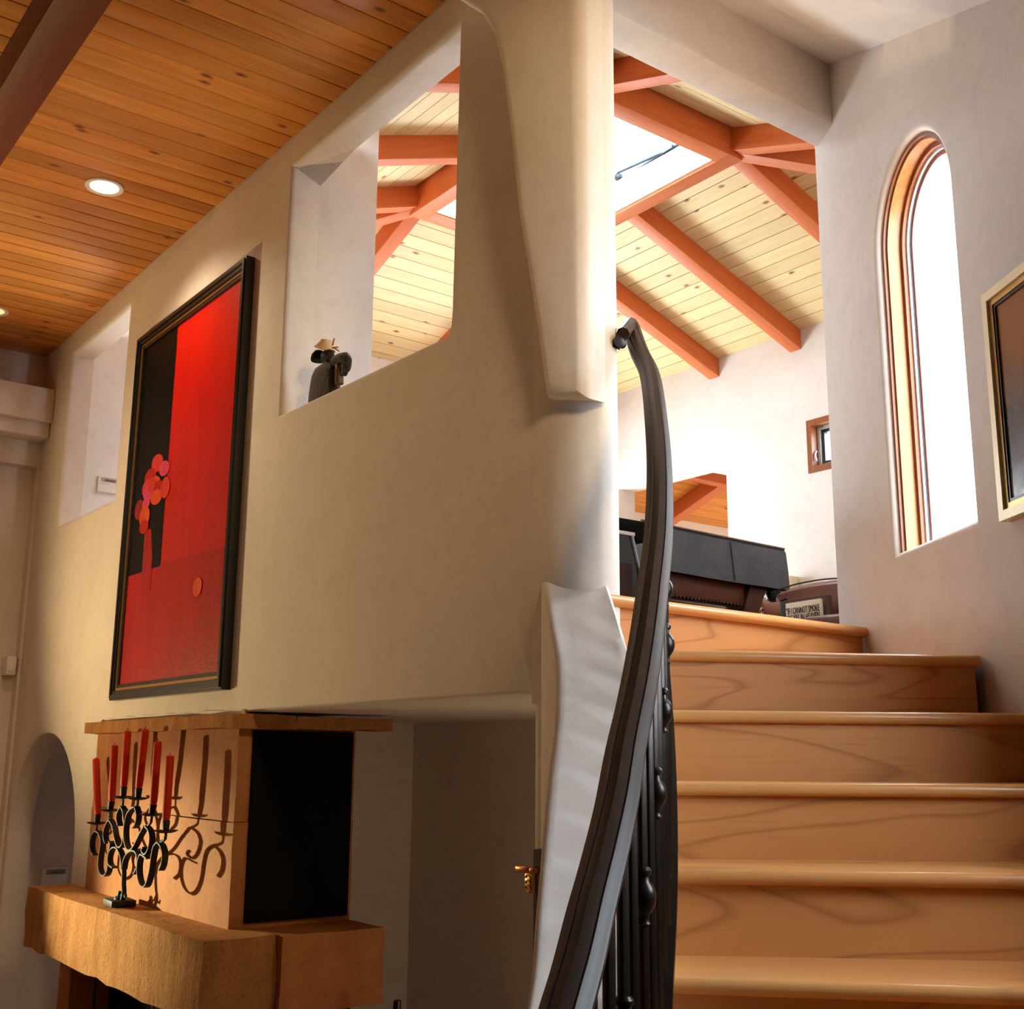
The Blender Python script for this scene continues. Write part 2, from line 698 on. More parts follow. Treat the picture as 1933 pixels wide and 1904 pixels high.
bm = bmesh.new()
for ys, cn_, zz in ((2.904, True, (ZL, .6, 1.2, 1.617)), (2.9, False, (1.617, 2, 3, 4, 4.6))):
    loft(bm, [[Vector((p[0], p[1], z)) for p in end_profile(ys, cn_)] for z in zz])
obj('column_end', bm, PL, wall_left)

# thick plaster buttress hanging over the end, its lower end cut off
MN, MD = Vector((1, .3, 0)), 2.262 + .3 * 2.64
mass = [(2.64, 2.545)]
for q in ((1022, 748), (1005, 620), (988, 510), (970, 400), (957, 265), (940, 130), (924, 60), (900, 22), (872, 5), (835, -20), (800, -60)):
    p = at(*q, n=MN, d=MD)
    mass.append((p.y, p.z))
mass += [(mass[-1][0], 4.6), (2.64, 4.6), (2.64, 3.6)]
bm = slab(lambda a, b, d: Vector((min(MD - .3 * a + d, 2.36), a, b)), mass, [], .25, .04)
obj('buttress', bm, PL, wall_left)
# wedge of plaster in the head of the niche
bm = bmesh.new()
v = [bm.verts.new(p) for p in ((XL + .02, 4.81, 4.245), (XB, 4.81, 4.19), (XB, 4.43, 4.245), (XL + .02, 4.81, 4.27), (XB, 4.81, 4.27), (XB, 4.43, 4.27))]
for q in ((0, 1, 2), (3, 5, 4), (0, 3, 4, 1), (1, 4, 5, 2), (2, 5, 3, 0)): bm.faces.new([v[k] for k in q])
obj('head_wedge', bm, PL, wall_left, smooth=False)
# return wall standing behind the niche
bm = newbox((XB - .01, 4.80, ZU), (2.755, 5.0, 5.1), bev=.012)
obj('return_wall', bm, PL, wall_left)

# ------------------------------------------------------------------ upper storey shell
struct(obj('floor', newbox((-6.2, -5.2, ZL - .1), (7.2, 9.1, ZL)), FLOORL))
struct(obj('ceiling_recess', newbox((XB, 2.86, ZS), (7.1, 8.4, ZU - .02)), PL))
struct(obj('floor_upper', newbox((XB, 2.86, ZU - .02), (7.1, 8.4, ZU)), FLOORM))
ffar = lambda a, b, d: Vector((X1 + d, a, b))
ft = (at(1525, 797, X=X1), at(1530, 890, X=X1))
WY1, WZ0, WZ1 = 5.52, 3.59, 3.982
win_small = [(5.12, WZ0), (WY1, WZ0), (WY1, WZ1), (5.12, WZ1)]
open_far = [(6.372, ZU + .01), (7.67, ZU + .01), (7.67, 3.842), (6.70, 3.842), (6.372, 3.735)]
bm = slab(ffar, [(2.7, 0), (8.4, 0), (8.4, 5.0), (2.7, 5.0)], [win_small, open_far], .2, 0, (.012, .012))
struct(obj('wall_far', bm, PL))
GW = [(3.3, 2.1), (6.7, 2.1), (6.7, 3.6), (3.3, 3.6)]
fG = lambda a, b, d: Vector((a, 8.22 + d, b))
struct(obj('wall_gable', slab(fG, [(XB, ZU), (7.1, ZU), (7.1, 5.0), (XB, 5.0)], [GW], .14, 0, (.01,)), PLW))
w5 = empty('window_fill', (5, 8.3, 2.1))  # unseen window, added to bring daylight to the upper room and stair opening
struct(w5)
bm = bmesh.new()
band(bm, fG, GW, [(3.36, 2.16), (6.64, 2.16), (6.64, 3.54), (3.36, 3.54)], .05, .12, True)
for a in (4.83, 5.73): box(bm, (a, 8.27, 2.14), (a + .05, 8.34, 3.56))
obj('frame', bm, WINW, w5, smooth=False)
obj('pane', newbox((3.34, 8.30, 2.14), (6.66, 8.306, 3.56)), GLASS, w5, smooth=False)
portal((5., 8.5, 3.0), (5., 7, 3.0), 3.5, 1.9)
# the wall that carries the stair opening: lintel, and its run beyond the right wall
WR_u = lambda fw: 1.415 - .085 * (fw - 3.45)          # stair wall: sideways distance at distance ahead
struct(obj('wall_header', newbox((XB - .1, 2.75, 4.056), (4.2, 2.925, 5.3), bev=.02), PL))

# stair wall on the right
d_u = Vector((-.085, 1, 0)).normalized()              # along the wall in the stair frame
o_h = Vector((WR_u(0), 0, 0))


def fR(a, b, d):
    """a metres along the right wall, b height, d depth into the wall"""
    nx = Vector((d_u.y, -d_u.x, 0))
    p = o_h + d_u * a + nx * d
    return hw(p.x, p.y, b)


nR = (fR(0, 0, 1) - fR(0, 0, 0))
uR = (fR(1, 0, 0) - fR(0, 0, 0))
dR = fR(0, 0, 0).dot(nR)


def onR(x, y, depth=0.):
    """photo position on the right wall -> (along, height)"""
    p = at(x, y, n=nR, d=dR + depth)
    return ((p - fR(0, 0, 0)).dot(uR), p.z)


aN, aF = onR(1838, 978)[0], onR(1690, 1045)[0]
zsill = (onR(1838, 978)[1] + onR(1690, 1045)[1]) / 2
ztop = onR(1742, 224)[1]
zspr = ztop - (aF - aN) / 2 * 1.05
amid, ahw = (aN + aF) / 2, (aF - aN) / 2


def arch_outline(ins, zb=None, n=28):
    """open outline of the arched window from its near foot over the arch to the far foot, inset by ins"""
    zb = zsill if zb is None else zb
    out = [(amid - ahw + ins, zb), (amid - ahw + ins, zspr)]
    for k in range(1, n):
        t = PI - PI * k / n
        out.append((amid + (ahw - ins) * math.cos(t), zspr + (ztop - zspr - ins) * math.sin(t)))
    return out + [(amid + ahw - ins, zspr), (amid + ahw - ins, zb)]


aEnd = onR(1558, 740)[0]
win_hole = arch_outline(0)
extra = [(1.4, 1.7), (2.32, 1.7), (2.32, 2.95), (1.4, 2.95)]      # second stair window, beyond the frame
bm = slab(fR, [(-6.2, ZL), (aEnd, ZL), (aEnd, 5.2), (-6.2, 5.2)], [win_hole, extra], .14, .03, (.03, .02), steps=5)
wall_right = struct(obj('wall_right', bm, PL))
pe = fR(aEnd, 0, .1)
struct(obj('wall_upper', newbox((pe.x, 2.8, ZL), (7.1, 2.925, 5.0)), PLW))

# sloping plaster ceiling over the stairs
bm = bmesh.new()
zc = lambda y: 4.33 - .56 * (2.75 - y)
xr = lambda y: fR(0, 0, .1).x + uR.x * (y - fR(0, 0, .1).y) / uR.y
loft(bm, [[Vector((XL, y, zc(y))), Vector((xr(y), y, zc(y))), Vector((xr(y), y, zc(y) + .25)), Vector((XL, y, zc(y) + .25))] for y in (2.8, 0.05)])
struct(obj('ceiling_stair', bm, PL))
bm = bmesh.new()
prism(bm, lambda a, b, d: Vector((XL + d, a, b)), [(.0, 2.82), (.06, 2.82), (2.64, zc(2.64)), (2.64, 5.3), (0., 5.3)], .12)
struct(obj('wall_bulkhead', bm, PL))

# lower room shell
struct(obj('wall_end', newbox((-6.2, 8.885, ZL), (XL + .1, 9.05, HC + .3)), PL))
struct(obj('wall_west', newbox((-6.2, -5.2, ZL), (-6.05, 9.0, HC + .3)), WPAN))
struct(obj('wall_back', newbox((-6.2, -5.3, ZL), (xr(-5.2), -5.15, HC + .3)), WPAN))
wall_soffit = struct(obj('trim_1', newbox((-3.1, 8.553, 3.81), (XL, 8.9, 4.062), bev=.012), PL))
bm = newbox((-3.1, 8.60, 3.70), (XL, 8.9, 3.815), bev=.02)
obj('lower_band', bm, PL, wall_soffit)
# shallow recess in the end wall: jambs standing in front of the panel
bm = bmesh.new()
prism(bm, lambda a, b, d: Vector((a, 8.78 + d, b)), [(-3.1, 3.72), (XL, 3.72), (XL, ZL), (2.256, ZL), (2.256, 3.52), (-3.1, 3.52)], .12)
struct(obj('trim_2', bm, PL))
# room behind the hearth
rec = bmesh.new()
box(rec, (3.78, 2.6, ZL), (3.9, 6.1, ZS))
box(rec, (XB, 5.95, ZL), (3.9, 6.05, ZS))
box(rec, (XB, 2.75, ZL), (3.9, 2.86, ZS))
struct(obj('wall_recess', rec, PL))
bm = bmesh.new()
box(bm, (XB - .02, 8.75, ZL), (4.4, 8.9, ZS + .1))
box(bm, (4.3, 6.0, ZL), (4.4, 8.9, ZS + .1))
box(bm, (XB - .02, 6.05, ZS), (4.4, 8.9, ZS + .1))
struct(obj('wall_passage', bm, PL))

# ------------------------------------------------------------------ lower ceiling: boards, beam, cans
bm = bmesh.new()
prism(bm, lambda a, b, d: Vector((a, b, HC + .022 + d)), [(-6.2, 9.0), (XL + .05, 9.0), (XL + .05, .0), (xr(-5.25), -5.25), (-6.2, -5.25)], .08)
ceil = struct(obj('ceiling', bm, BACK, smooth=False))
PB = .1327
y = 3.876 - PB * 14
k = 0
while y < 8.9:
    w = PB - .0065
    M = Matrix.Translation((XL - .001 + random.uniform(-.004, .002), y, HC))
    bm = newbox((-3.4 if y > 4.5 else -3.4, .0025, 0), (0, .0025 + w, .02), bev=.0035)
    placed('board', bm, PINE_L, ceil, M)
    y += PB
    k += 1
placed('beam', newbox((-2.2, -.09, -.19), (8.9, .09, .03), bev=.008), BEAM_L, ceil, axes((1.05, 0, HC), (0, 1, 0)))


def can_light(x, y, label, lit):
    t = empty('recessed_light', (x, y, HC), label, 'light', 'recessed lights in the board ceiling')
    bm = bmesh.new()
    lathe(bm, [(.075, -.001), (.098, -.001), (.1, -.004), (.096, -.009), (.08, -.008), (.074, -.004)], (x, y, HC), 32)
    obj('trim_ring', bm, WHITEP, t)
    bm = bmesh.new()
    lathe(bm, [(.076, -.004), (.07, .002), (.066, .010), (.064, .012), (.01, .0125)], (x, y, HC), 32)
    obj('lens', bm, glow('can_lens_lit' if lit else 'can_lens', (255, 236, 196), 2.2 if lit else .25), t)


can_light(1.712, 5.878, 'lit round recessed light with white trim in the amber board ceiling', True)
can_light(1.70, 8.117, 'second recessed light, dim and cut by the left edge of the picture', False)

# ------------------------------------------------------------------ upper roof: hipped boards, rafters, skylight
roof = bpy.data.objects.new('ceiling_upper', None)
COL.objects.link(roof)
struct(roof)
cosl = 1 / math.hypot(1, SL)
corners = [Vector((X1, Y0, EZ)), Vector((X1, Y1, EZ)), Vector((X0, Y1, EZ)), Vector((X0, Y0, EZ))]
bk = bmesh.new()
PU = .1226
for s in range(4):
    A, B = corners[s], corners[(s + 1) % 4]
    e = (B - A).normalized()
    nrm = Vector((-e.y, e.x, 0))          # towards the middle
    up = (nrm + Vector((0, 0, SL))).normalized()
    Le = (B - A).length
    M = axes(A, e, z=e.cross(up))
    M.translation = A
    n = int(RUN / cosl / PU + .999)
    for i in range(n):
        s0, s1 = i * PU + .003, min((i + 1) * PU - .003, RUN / cosl)
        if s1 - s0 < .02: continue
        bm = bmesh.new()
        q = []
        for z in (0, .016):
            for (a, ss) in ((s0 * cosl, s0), (Le - s0 * cosl, s0), (Le - s1 * cosl, s1), (s1 * cosl, s1)):
                q.append(bm.verts.new((a, ss, z)))
        bm.faces.new(q[0:4]); bm.faces.new(q[4:8])
        for k in range(4): bm.faces.new((q[k], q[(k + 1) % 4], q[4 + (k + 1) % 4], q[4 + k]))
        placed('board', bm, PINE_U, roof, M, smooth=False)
    r = RUN
    v = [bk.verts.new(p) for p in (A - nrm * .3 - e * .3 - Vector((0, 0, .3 * SL)), B - nrm * .3 + e * .3 - Vector((0, 0, .3 * SL)), B - e * r + nrm * r + Vector((0, 0, SL * r)), A + e * r + nrm * r + Vector((0, 0, SL * r)))]
    w = [bk.verts.new(p.co + Vector((0, 0, .1))) for p in v]
    for p in v: p.co.z += .02
    bk.faces.new(v); bk.faces.new(w)
    for k in range(4): bk.faces.new((v[k], v[(k + 1) % 4], w[(k + 1) % 4], w[k]))
obj('deck', bk, BACK, roof, smooth=False)
RW, RH = .11, .15
XI0, XI1, YI0, YI1 = X0 + RUN, X1 - RUN, Y0 + RUN, Y1 - RUN
rup = lambda nx, ny: Vector((-nx * SL, -ny * SL, 1))
zt = EZ + SL * RUN
for yy in (4.605, 5.605, 6.465):
    timber('rafter', (X1 + .05, yy, EZ - .05 * SL), (XI1, yy, zt), RW, RH, BEAM_U, roof, z=rup(-1, 0))
    timber('rafter', (X0, yy, EZ), (XI0, yy, zt), RW, RH, BEAM_U, roof, z=rup(1, 0))
for xx in (XI0 + .055, XI1 - .055):
    timber('rafter', (xx, Y1, EZ), (xx, YI1, zt), RW, RH, BEAM_U, roof, z=rup(0, -1))
    timber('rafter', (xx, Y0, EZ), (xx, YI0, zt), RW, RH, BEAM_U, roof, z=rup(0, 1))
for cx, cy, ix, iy in ((X0, Y0, XI0, YI0), (X1, Y0, XI1, YI0), (X1, Y1, XI1, YI1), (X0, Y1, XI0, YI1)):
    timber('hip_rafter', (cx, cy, EZ - .01), (ix, iy, zt - .01), .11, .16, BEAM_U, roof)
ZF = 5.168
FW = .12
for a, b in (((XI0 + FW / 2, YI0), (XI0 + FW / 2, YI1)), ((XI1 - FW / 2, YI0), (XI1 - FW / 2, YI1))):
    timber('ring_beam', (a[0], a[1], ZF), (b[0], b[1], ZF), FW, .235, BEAM_U, roof, hang=False)
for yy in (YI0 + FW / 2, YI1 - FW / 2):
    timber('ring_beam', (XI0 + FW, yy, ZF), (XI1 - FW, yy, ZF), FW, .235, BEAM_U, roof, hang=False)
# skylight
sky = empty('window_3', ((XI0 + XI1) / 2, (YI0 + YI1) / 2, 5.36))
struct(sky)
a0, a1, b0, b1 = XI0 + FW, XI1 - FW, YI0 + FW, YI1 - FW
bm = bmesh.new()
zz = 5.78
for lo, hi in (((a0 - .05, b0 - .05, 5.405), (a0, b1 + .05, zz)), ((a1, b0 - .05, 5.405), (a1 + .05, b1 + .05, zz)),
               ((a0, b0 - .05, 5.405), (a1, b0, zz)), ((a0, b1, 5.405), (a1, b1 + .05, zz))): box(bm, lo, hi)
for lo, hi in (((a0 - .002, b0, 5.19), (a0 + .012, b1, 5.41)), ((a1 - .012, b0, 5.19), (a1 + .002, b1, 5.41)),
               ((a0 + .012, b0 - .002, 5.19), (a1 - .012, b0 + .012, 5.41)), ((a0 + .012, b1 - .012, 5.19), (a1 - .012, b1 + .002, 5.41))): box(bm, lo, hi)
obj('shaft', bm, PLW, sky, smooth=False)
bm = bmesh.new()
box(bm, (a0 - .05, b0 - .05, zz), (a0 + .05, b1 + .05, zz + .05))
box(bm, (a1 - .05, b0 - .05, zz), (a1 + .05, b1 + .05, zz + .05))
box(bm, (a0 + .05, b0 - .05, zz), (a1 - .05, b0 + .05, zz + .05))
box(bm, (a0 + .05, b1 - .05, zz), (a1 - .05, b1 + .05, zz + .05))
obj('sash', bm, SASHW, sky, smooth=False)
obj('pane', newbox((a0, b0, zz + .02), (a1, b1, zz + .026)), GLASS, sky, smooth=False)
p0, p1 = at(1140, 358, Z=5.43), at(1286, 268, Z=5.43)
bm = bmesh.new()
tube(bm, [p0, p1], .010, 8)
q0, q1 = at(1166, 326, Z=5.43), at(1252, 287, Z=5.43)
tube(bm, [q0, q1], .011, 8)
tube(bm, [at(1150, 347, Z=5.43), q0, at(1170, 333, Z=5.43)], .006, 6)
M = axes(at(1262, 283, Z=5.43), p1 - p0)
box(bm, (-.055, -.02, -.012), (.055, .02, .012), M)
box(bm, (.05, -.008, -.008), (.12, .012, .008), M)
M = axes(at(1166, 334, Z=5.43), p1 - p0)
box(bm, (-.03, -.012, -.012), (.03, .018, .012), M)
obj('opener_rod', bm, plain('opener_grey', (40, 52, 64), .5, .1), sky)

# room beyond the far opening
bm = bmesh.new()
box(bm, (10.4, 5.75, ZU), (10.5, 8.3, 5.6))
box(bm, (7.2, 8.3, ZU), (10.5, 8.4, 4.0))
box(bm, (7.2, 5.65, ZU), (10.5, 5.75, 5.6))
box(bm, (7.1, 5.65, ZU - .1), (10.5, 8.4, ZU))
struct(obj('wall_beyond', bm, PLW))
cb = bpy.data.objects.new('ceiling_beyond', None)
COL.objects.link(cb)
struct(cb)
zq_ = lambda y: 3.84 + .35 * (8.3 - y)
for i in range(21):
    ya_ = 8.3 - i * .1226 / 1.0595
    M = axes((7.2, ya_, zq_(ya_)), (1, 0, 0), z=Vector((0, .35, 1)))
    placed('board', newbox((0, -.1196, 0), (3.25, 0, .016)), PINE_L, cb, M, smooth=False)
timber('rafter', (8.14, 8.3, zq_(8.3)), (8.14, 5.8, zq_(5.8)), .12, .14, BEAM_U, cb, z=Vector((0, .35, 1)))
timber('beam', (10.3, 7.36, zq_(7.36)), (7.22, 7.36, zq_(7.36)), .12, .2, BEAM_U, cb)
bm = bmesh.new()
prism(bm, lambda a, b, d: Vector((7.2 + d, a, b)), [(8.4, zq_(8.4) + .03), (5.65, zq_(5.65) + .03), (5.65, 5.6), (8.4, 5.6)], 3.3)
obj('deck', bm, BACK, cb, smooth=False)
lamp('beyond_lamp', 'POINT', (8.9, 7.3, 2.5), 18, (1, .86, .66), None, .4)

# ------------------------------------------------------------------ windows
w1 = empty('window_1', fR(amid, zsill, .1))
struct(w1)
for nm, m, i0, i1, d0, d1 in (('casing', WIND, .000, .012, .022, .036), ('jamb', WINW, .010, .022, .034, .085), ('stop', WIND, .018, .040, .083, .099),
                              ('sash', SASHW, .030, .050, .098, .107), ('gasket', SASHG, .042, .054, .106, .111), ('outer_trim', SASHR, .048, .066, .111, .122)):
    bm = bmesh.new()
    band(bm, fR, arch_outline(i0 - .02 if nm == 'casing' else i0, zsill), arch_outline(i1, zsill), d0, d1)
    obj(nm, bm, m, w1, ang=40)
bm = bmesh.new()
prism(bm, fR, arch_outline(.05, zsill), .006)
for v in bm.verts: v.co += nR * .1125
obj('pane', bm, GLASS, w1, smooth=False)
portal(fR(amid, (zsill + ztop) / 2, .3), fR(amid, (zsill + ztop) / 2, -1), ahw * 2.2, (ztop - zsill) * 1.05)

w2 = empty('window_2', (X1 + .08, 5.32, WZ0))
struct(w2)
fr = [(5.12, WZ0), (WY1, WZ0), (WY1, WZ1), (5.12, WZ1)]
ins = lambda d: [(5.12 + d, WZ0 + d), (WY1 - d, WZ0 + d), (WY1 - d, WZ1 - d), (5.12 + d, WZ1 - d)]
for nm, m, i0, i1, d0, d1 in (('casing', WIND, -.01, .035, -.012, .09), ('frame', plain('casement_grey', (188, 186, 180), .4), .034, .06, .06, .11),
                              ('sash', plain('casement_black', (38, 40, 46), .4), .058, .085, .08, .12)):
    bm = bmesh.new()
    band(bm, ffar, ins(i0), ins(i1), d0, d1, True)
    obj(nm, bm, m, w2, smooth=False)
obj('pane', newbox((X1 + .1, 5.2, WZ0 + .08), (X1 + .104, WY1 - .08, WZ1 - .08)), GLASS, w2, smooth=False)
bm = bmesh.new()
tube(bm, spline([(X1 + .03, WY1 - .045, WZ0 + .16), (X1 + .01, WY1 - .045, WZ0 + .13), (X1 + .02, WY1 - .05, WZ0 + .08)]), .006)
obj('latch', bm, SASHW, w2)
# window behind/right of the camera on the stair (out of frame)
w4 = empty('window_4', fR(1.7, 1.5, .1))
struct(w4)
bm = bmesh.new()
ou = [(1.4, 1.7), (2.32, 1.7), (2.32, 2.95), (1.4, 2.95)]
inn = [(1.45, 1.75), (2.27, 1.75), (2.27, 2.9), (1.45, 2.9)]
band(bm, fR, ou, inn, .06, .15, True)
obj('frame', bm, WINW, w4, smooth=False)
bm = bmesh.new()
prism(bm, fR, inn, .006)
for v in bm.verts: v.co += nR * .1
obj('pane', bm, GLASS, w4, smooth=False)
portal(fR(1.9, 2.3, .3), fR(1.9, 2.3, -1), .9, 1.4)
portal((XI0 + RUN * 0 + (XI1 - XI0) / 2, (YI0 + YI1) / 2, 6.0), ((XI0 + XI1) / 2, (YI0 + YI1) / 2, 3), 1.3, 2.0)

# ------------------------------------------------------------------ staircase
RIS, RUNS, D0, Z0 = .18, .2505, 2.633, EYE - .2307
zn = lambda D: Z0 + (D - D0) * RIS / RUNS
stair = empty('staircase', hw(.8, 2.2, ZL), 'maple staircase with rounded nosings climbing to the upper room', 'staircase')
angs = {-4: -15, -3: -13, -2: -11, -1: -8, 0: -3.6, 1: -.5, 2: 2.2, 3: 6.6}
LW0 = {-4: -.45, -3: -.28, -2: -.1, -1: .06, 0: .18, 1: .27, 2: .32, 3: .30}
for k in range(-4, 4):
    D = D0 + k * RUNS
    z = Z0 + k * RIS
    lm = .205 * D
    ta = math.tan(math.radians(angs[k]))
    l0 = LW0[k]
    fwd = lambda l, off=0.: D + (l - lm) * ta + off
    l1 = WR_u(fwd(1.4)) - .012
    if k == 3: l1 = WR_u(fwd(1.4)) - .03
    p0, p1 = hw(l0, fwd(l0), z), hw(l1, fwd(l1), z)
    M = axes(p0, p1 - p0)
    L = (p1 - p0).length
    # tread with a bull nose along its front edge (local -y is towards the viewer)... local y points ahead
    T = .032
    bm = bmesh.new()
    sec = [(.40 if k < 3 else .9, 0), (.014, 0)] + [(.016 - .016 * math.sin(PI * q / 8), -.016 + .016 * math.cos(PI * q / 8)) for q in range(1, 8)] + [(.014, -T), (.40 if k < 3 else .05, -T)]
    if k == 3:
        # corner tread running up to the threshold
        sec[0] = (.05, 0)
    loft(bm, [[Vector((xx, s[0], s[1])) for s in sec] for xx in (0, L)])
    placed('tread', bm, MAPLE_T, stair, M)
    bm = newbox((0, .028, -RIS), (L - .006, .046, -T + .001))
    placed('riser', bm, MAPLE, stair, M, smooth=False)
# corner tread surface between the last riser and the threshold
bm = bmesh.new()
k = 3
D = D0 + 3 * RUNS
ta = math.tan(math.radians(angs[3]))
q = [hw(.30, D + (.30 - .205 * D) * ta + .04, Z0 + 3 * RIS), hw(1.40, D + (1.40 - .205 * D) * ta + .04, Z0 + 3 * RIS), Vector((3.72, 2.72, Z0 + 3 * RIS)), Vector((2.38, 2.72, Z0 + 3 * RIS))]
a = [bm.verts.new(p) for p in q]
b = [bm.verts.new(p - Vector((0, 0, .03))) for p in q]
bm.faces.new(a); bm.faces.new(b[::-1])
for j in range(4): bm.faces.new((a[j], a[(j + 1) % 4], b[(j + 1) % 4], b[j]))
obj('winder_tread', bm, MAPLE, stair, smooth=False)
# threshold step at the upper floor
p0, p1 = Vector((2.36, 2.632, ZU)), Vector((3.728, 2.690, ZU))
M = axes(p0, p1 - p0)
L = (p1 - p0).length
T = .034
sec = [(.16, 0.002), (.014, 0.002)] + [(.017 - .017 * math.sin(PI * q / 8), -.015 + .017 * math.cos(PI * q / 8)) for q in range(1, 8)] + [(.014, -T), (.16, -T)]
bm = bmesh.new()
loft(bm, [[Vector((xx, s[0], s[1])) for s in sec] for xx in (0, L)])
placed('tread', bm, MAPLE_T, stair, M)
placed('riser', newbox((0, .03, -RIS), (L - .02, .05, -T + .001)), MAPLE, stair, M, smooth=False)

# ------------------------------------------------------------------ curb wall beside the stairs
def on_slope(x, y, c):
    """photo position on the sloping plane c above the nosings -> stair frame lat, ahead, z"""
    r = ray(x, y)
    fw = -r.x * math.sin(AZ) + r.y * math.cos(AZ)
    lat = r.x * math.cos(AZ) + r.y * math.sin(AZ)
    b = RIS / RUNS
    t = (Z0 - D0 * b + c - EYE) / (r.z - b * fw)
    return Vector((lat * t, fw * t, EYE + r.z * t))


Le = [on_slope(*q, .06) for q in ((1014, 1047), (1040, 1184), (1048, 1249), (1046, 1354), (1033, 1459), (1012, 1700), (990, 1904))]
Re = [on_slope(x, y, c) for x, y, c in ((1133, 1050, .10), (1158, 1130, .09), (1184, 1215, .08), (1212, 1330, .07), (1230, 1450, .06), (1238, 1600, .06), (1240, 1750, .06))]
Le.append(Le[-1] + (Le[-1] - Le[-2]) * 2.2 + Vector((-.05, 0, 0)))
Re.append(Re[-1] + (Re[-1] - Re[-2]) * 2.5 + Vector((-.08, 0, 0)))
Ls, Rs = spline(Le, 5), spline(Re, 5)
secs = []
for a, b in zip(Ls, Rs):
    A, B = hw(*a), hw(*b)
    s = []
    R = .03
    side = (B - A)
    side.z = 0
    sd = side.normalized()
    s.append(Vector((A.x, A.y, max(A.z - 2.2, ZL))))
    s.append(A - Vector((0, 0, R)))
    for q in range(1, 5):
        t = PI / 2 * q / 4
        s.append(A + sd * R * (1 - math.cos(t)) + Vector((0, 0, -R + R * math.sin(t))) + (B - A) * 0)
    n = 6
    top0 = s[-1].copy()
    for q in range(1, n):
        s.append(top0.lerp(B, q / n))
    s.append(B - Vector((0, 0, .002)) - sd * .012)
    s.append(B - Vector((0, 0, .016)))
    s.append(Vector((B.x, B.y, max(B.z - .5, ZL))))
    secs.append(s)
bm = bmesh.new()
loft(bm, secs)
struct(obj('wall_stair_curb', bm, PL, ang=60))

# ------------------------------------------------------------------ railing
RP = [(1205, 650), (1227, 700), (1240, 800), (1245, 900), (1242, 1000), (1231, 1100), (1218, 1200), (1201, 1300), (1180, 1400),
      (1163, 1500), (1140, 1600), (1114, 1700), (1090, 1800), (1061, 1900)]
RPH = .86
rp = [on_slope(x, y, RPH) for x, y in RP]
rp = [on_slope(1190, 606, RPH - .0)] + rp
rp += [rp[-1] + (rp[-1] - rp[-2]) * 2.5, rp[-1] + (rp[-1] - rp[-2]) * 6]
rs = spline(rp, 5)
rail = empty('stair_railing', hw(rp[6].x, rp[6].y, zn(rp[6].y)), 'dark bronze curved stair railing with slim balusters and knuckles beside the maple steps', 'railing')
# section of the handrail: broad moulded cap with grooves and lips (side, up)
HS = [(-.026, -.030), (-.026, -.019), (-.0305, -.017), (-.0305, -.010), (-.027, -.006), (-.024, .000), (-.017, .006), (-.014, .0045), (-.0105, .0065), (0, .010),
      (.0105, .0065), (.014, .0045), (.017, .006), (.024, .000), (.027, -.006), (.0305, -.010), (.0305, -.017), (.026, -.019), (.026, -.030)]
secs = []
for i, p in enumerate(rs):
    a, b = rs[max(i - 1, 0)], rs[min(i + 1, len(rs) - 1)]
    t = hw(*b) - hw(*a)
    th = Vector((t.x, t.y, 0)).normalized()
    sd = Vector((-th.y, th.x, 0))
    tn = t.normalized()
    up = sd.cross(tn)
    if up.z < 0: up = -up
    secs.append([hw(*p) + sd * h[0] + up * (h[1]) for h in HS])
bm = bmesh.new()
loft(bm, secs)
obj('handrail', bm, RAILM, rail, ang=28)
# return of the handrail to the wall and its bracket
pe_ = hw(*rs[0])
ret = [pe_ + Vector((0, 0, -.012)), at(1176, 630, Y=2.63), at(1160, 655, Y=2.66)]
bm = bmesh.new()
tube(bm, ret, [.026, .022, .02], 8)
obj('rail_return', bm, RAILM, rail)
bm = bmesh.new()
c = at(1168, 645, Y=2.64)
lathe(bm, [(.004, -.03), (.016, -.026), (.02, -.016), (.015, -.006), (.022, 0), (.026, .01), (.004, .012)], c, 14, axes((0, 0, 0), (1, 0, 0), z=(0, -1, 0)))
obj('bracket', bm, BALM, rail)


def rail_at(D):
    for a, b in zip(rs, rs[1:]):
        lo, hi = min(a.y, b.y), max(a.y, b.y)
        if lo <= D <= hi and hi > lo:
            t = (D - a.y) / (b.y - a.y)
            return a.lerp(b, t)
    return rs[-1] if D < rs[-1].y else rs[0]


# bottom rail
bm = bmesh.new()
secs = []
bds = [1.2 + .06 * i for i in range(37)]
for D in bds:
    p = rail_at(D)
    q = hw(p.x + .012, D, zn(D) + .135)
    p2, p3 = rail_at(D - .03), rail_at(D + .03)
    t = (hw(p3.x, D + .03, 0) - hw(p2.x, D - .03, 0))
    t.z = 0
    t.normalize()
    sd = Vector((-t.y, t.x, 0))
    secs.append([q + sd * a + Vector((0, 0, b)) for a, b in ((-.013, -.012), (.013, -.012), (.013, .012), (-.013, .012))])
loft(bm, secs)
obj('bottom_rail', bm, BALM, rail)
D = 1.28
i = 0
while D < 3.36:
    p = rail_at(D)
    x = p.x + .006
    top = hw(x, D, zn(D) + RPH - .028)
    bot = hw(x, D, zn(D) + .13)
    bm = newbox((-.0065, -.0065, 0), (.0065, .0065, top.z - bot.z), bev=.0012)
    for v in bm.verts: v.co = bot + v.co
    bal = obj('baluster', bm, BALM, rail)
    if i % 2 == 0:
        zc_ = zn(D) + .545
        bm = bmesh.new()
        lathe(bm, [(.0098, -.045), (.012, -.042), (.0098, -.038), (.010, -.030), (.013, -.026), (.018, -.018), (.021, -.008), (.021, .004), (.017, .014), (.0115, .020),
                   (.0105, .028), (.014, .032), (.014, .037), (.0098, .042)], hw(x, D, zc_), 16)
        obj('knuckle', bm, BALM, bal)
    D += .105
    i += 1

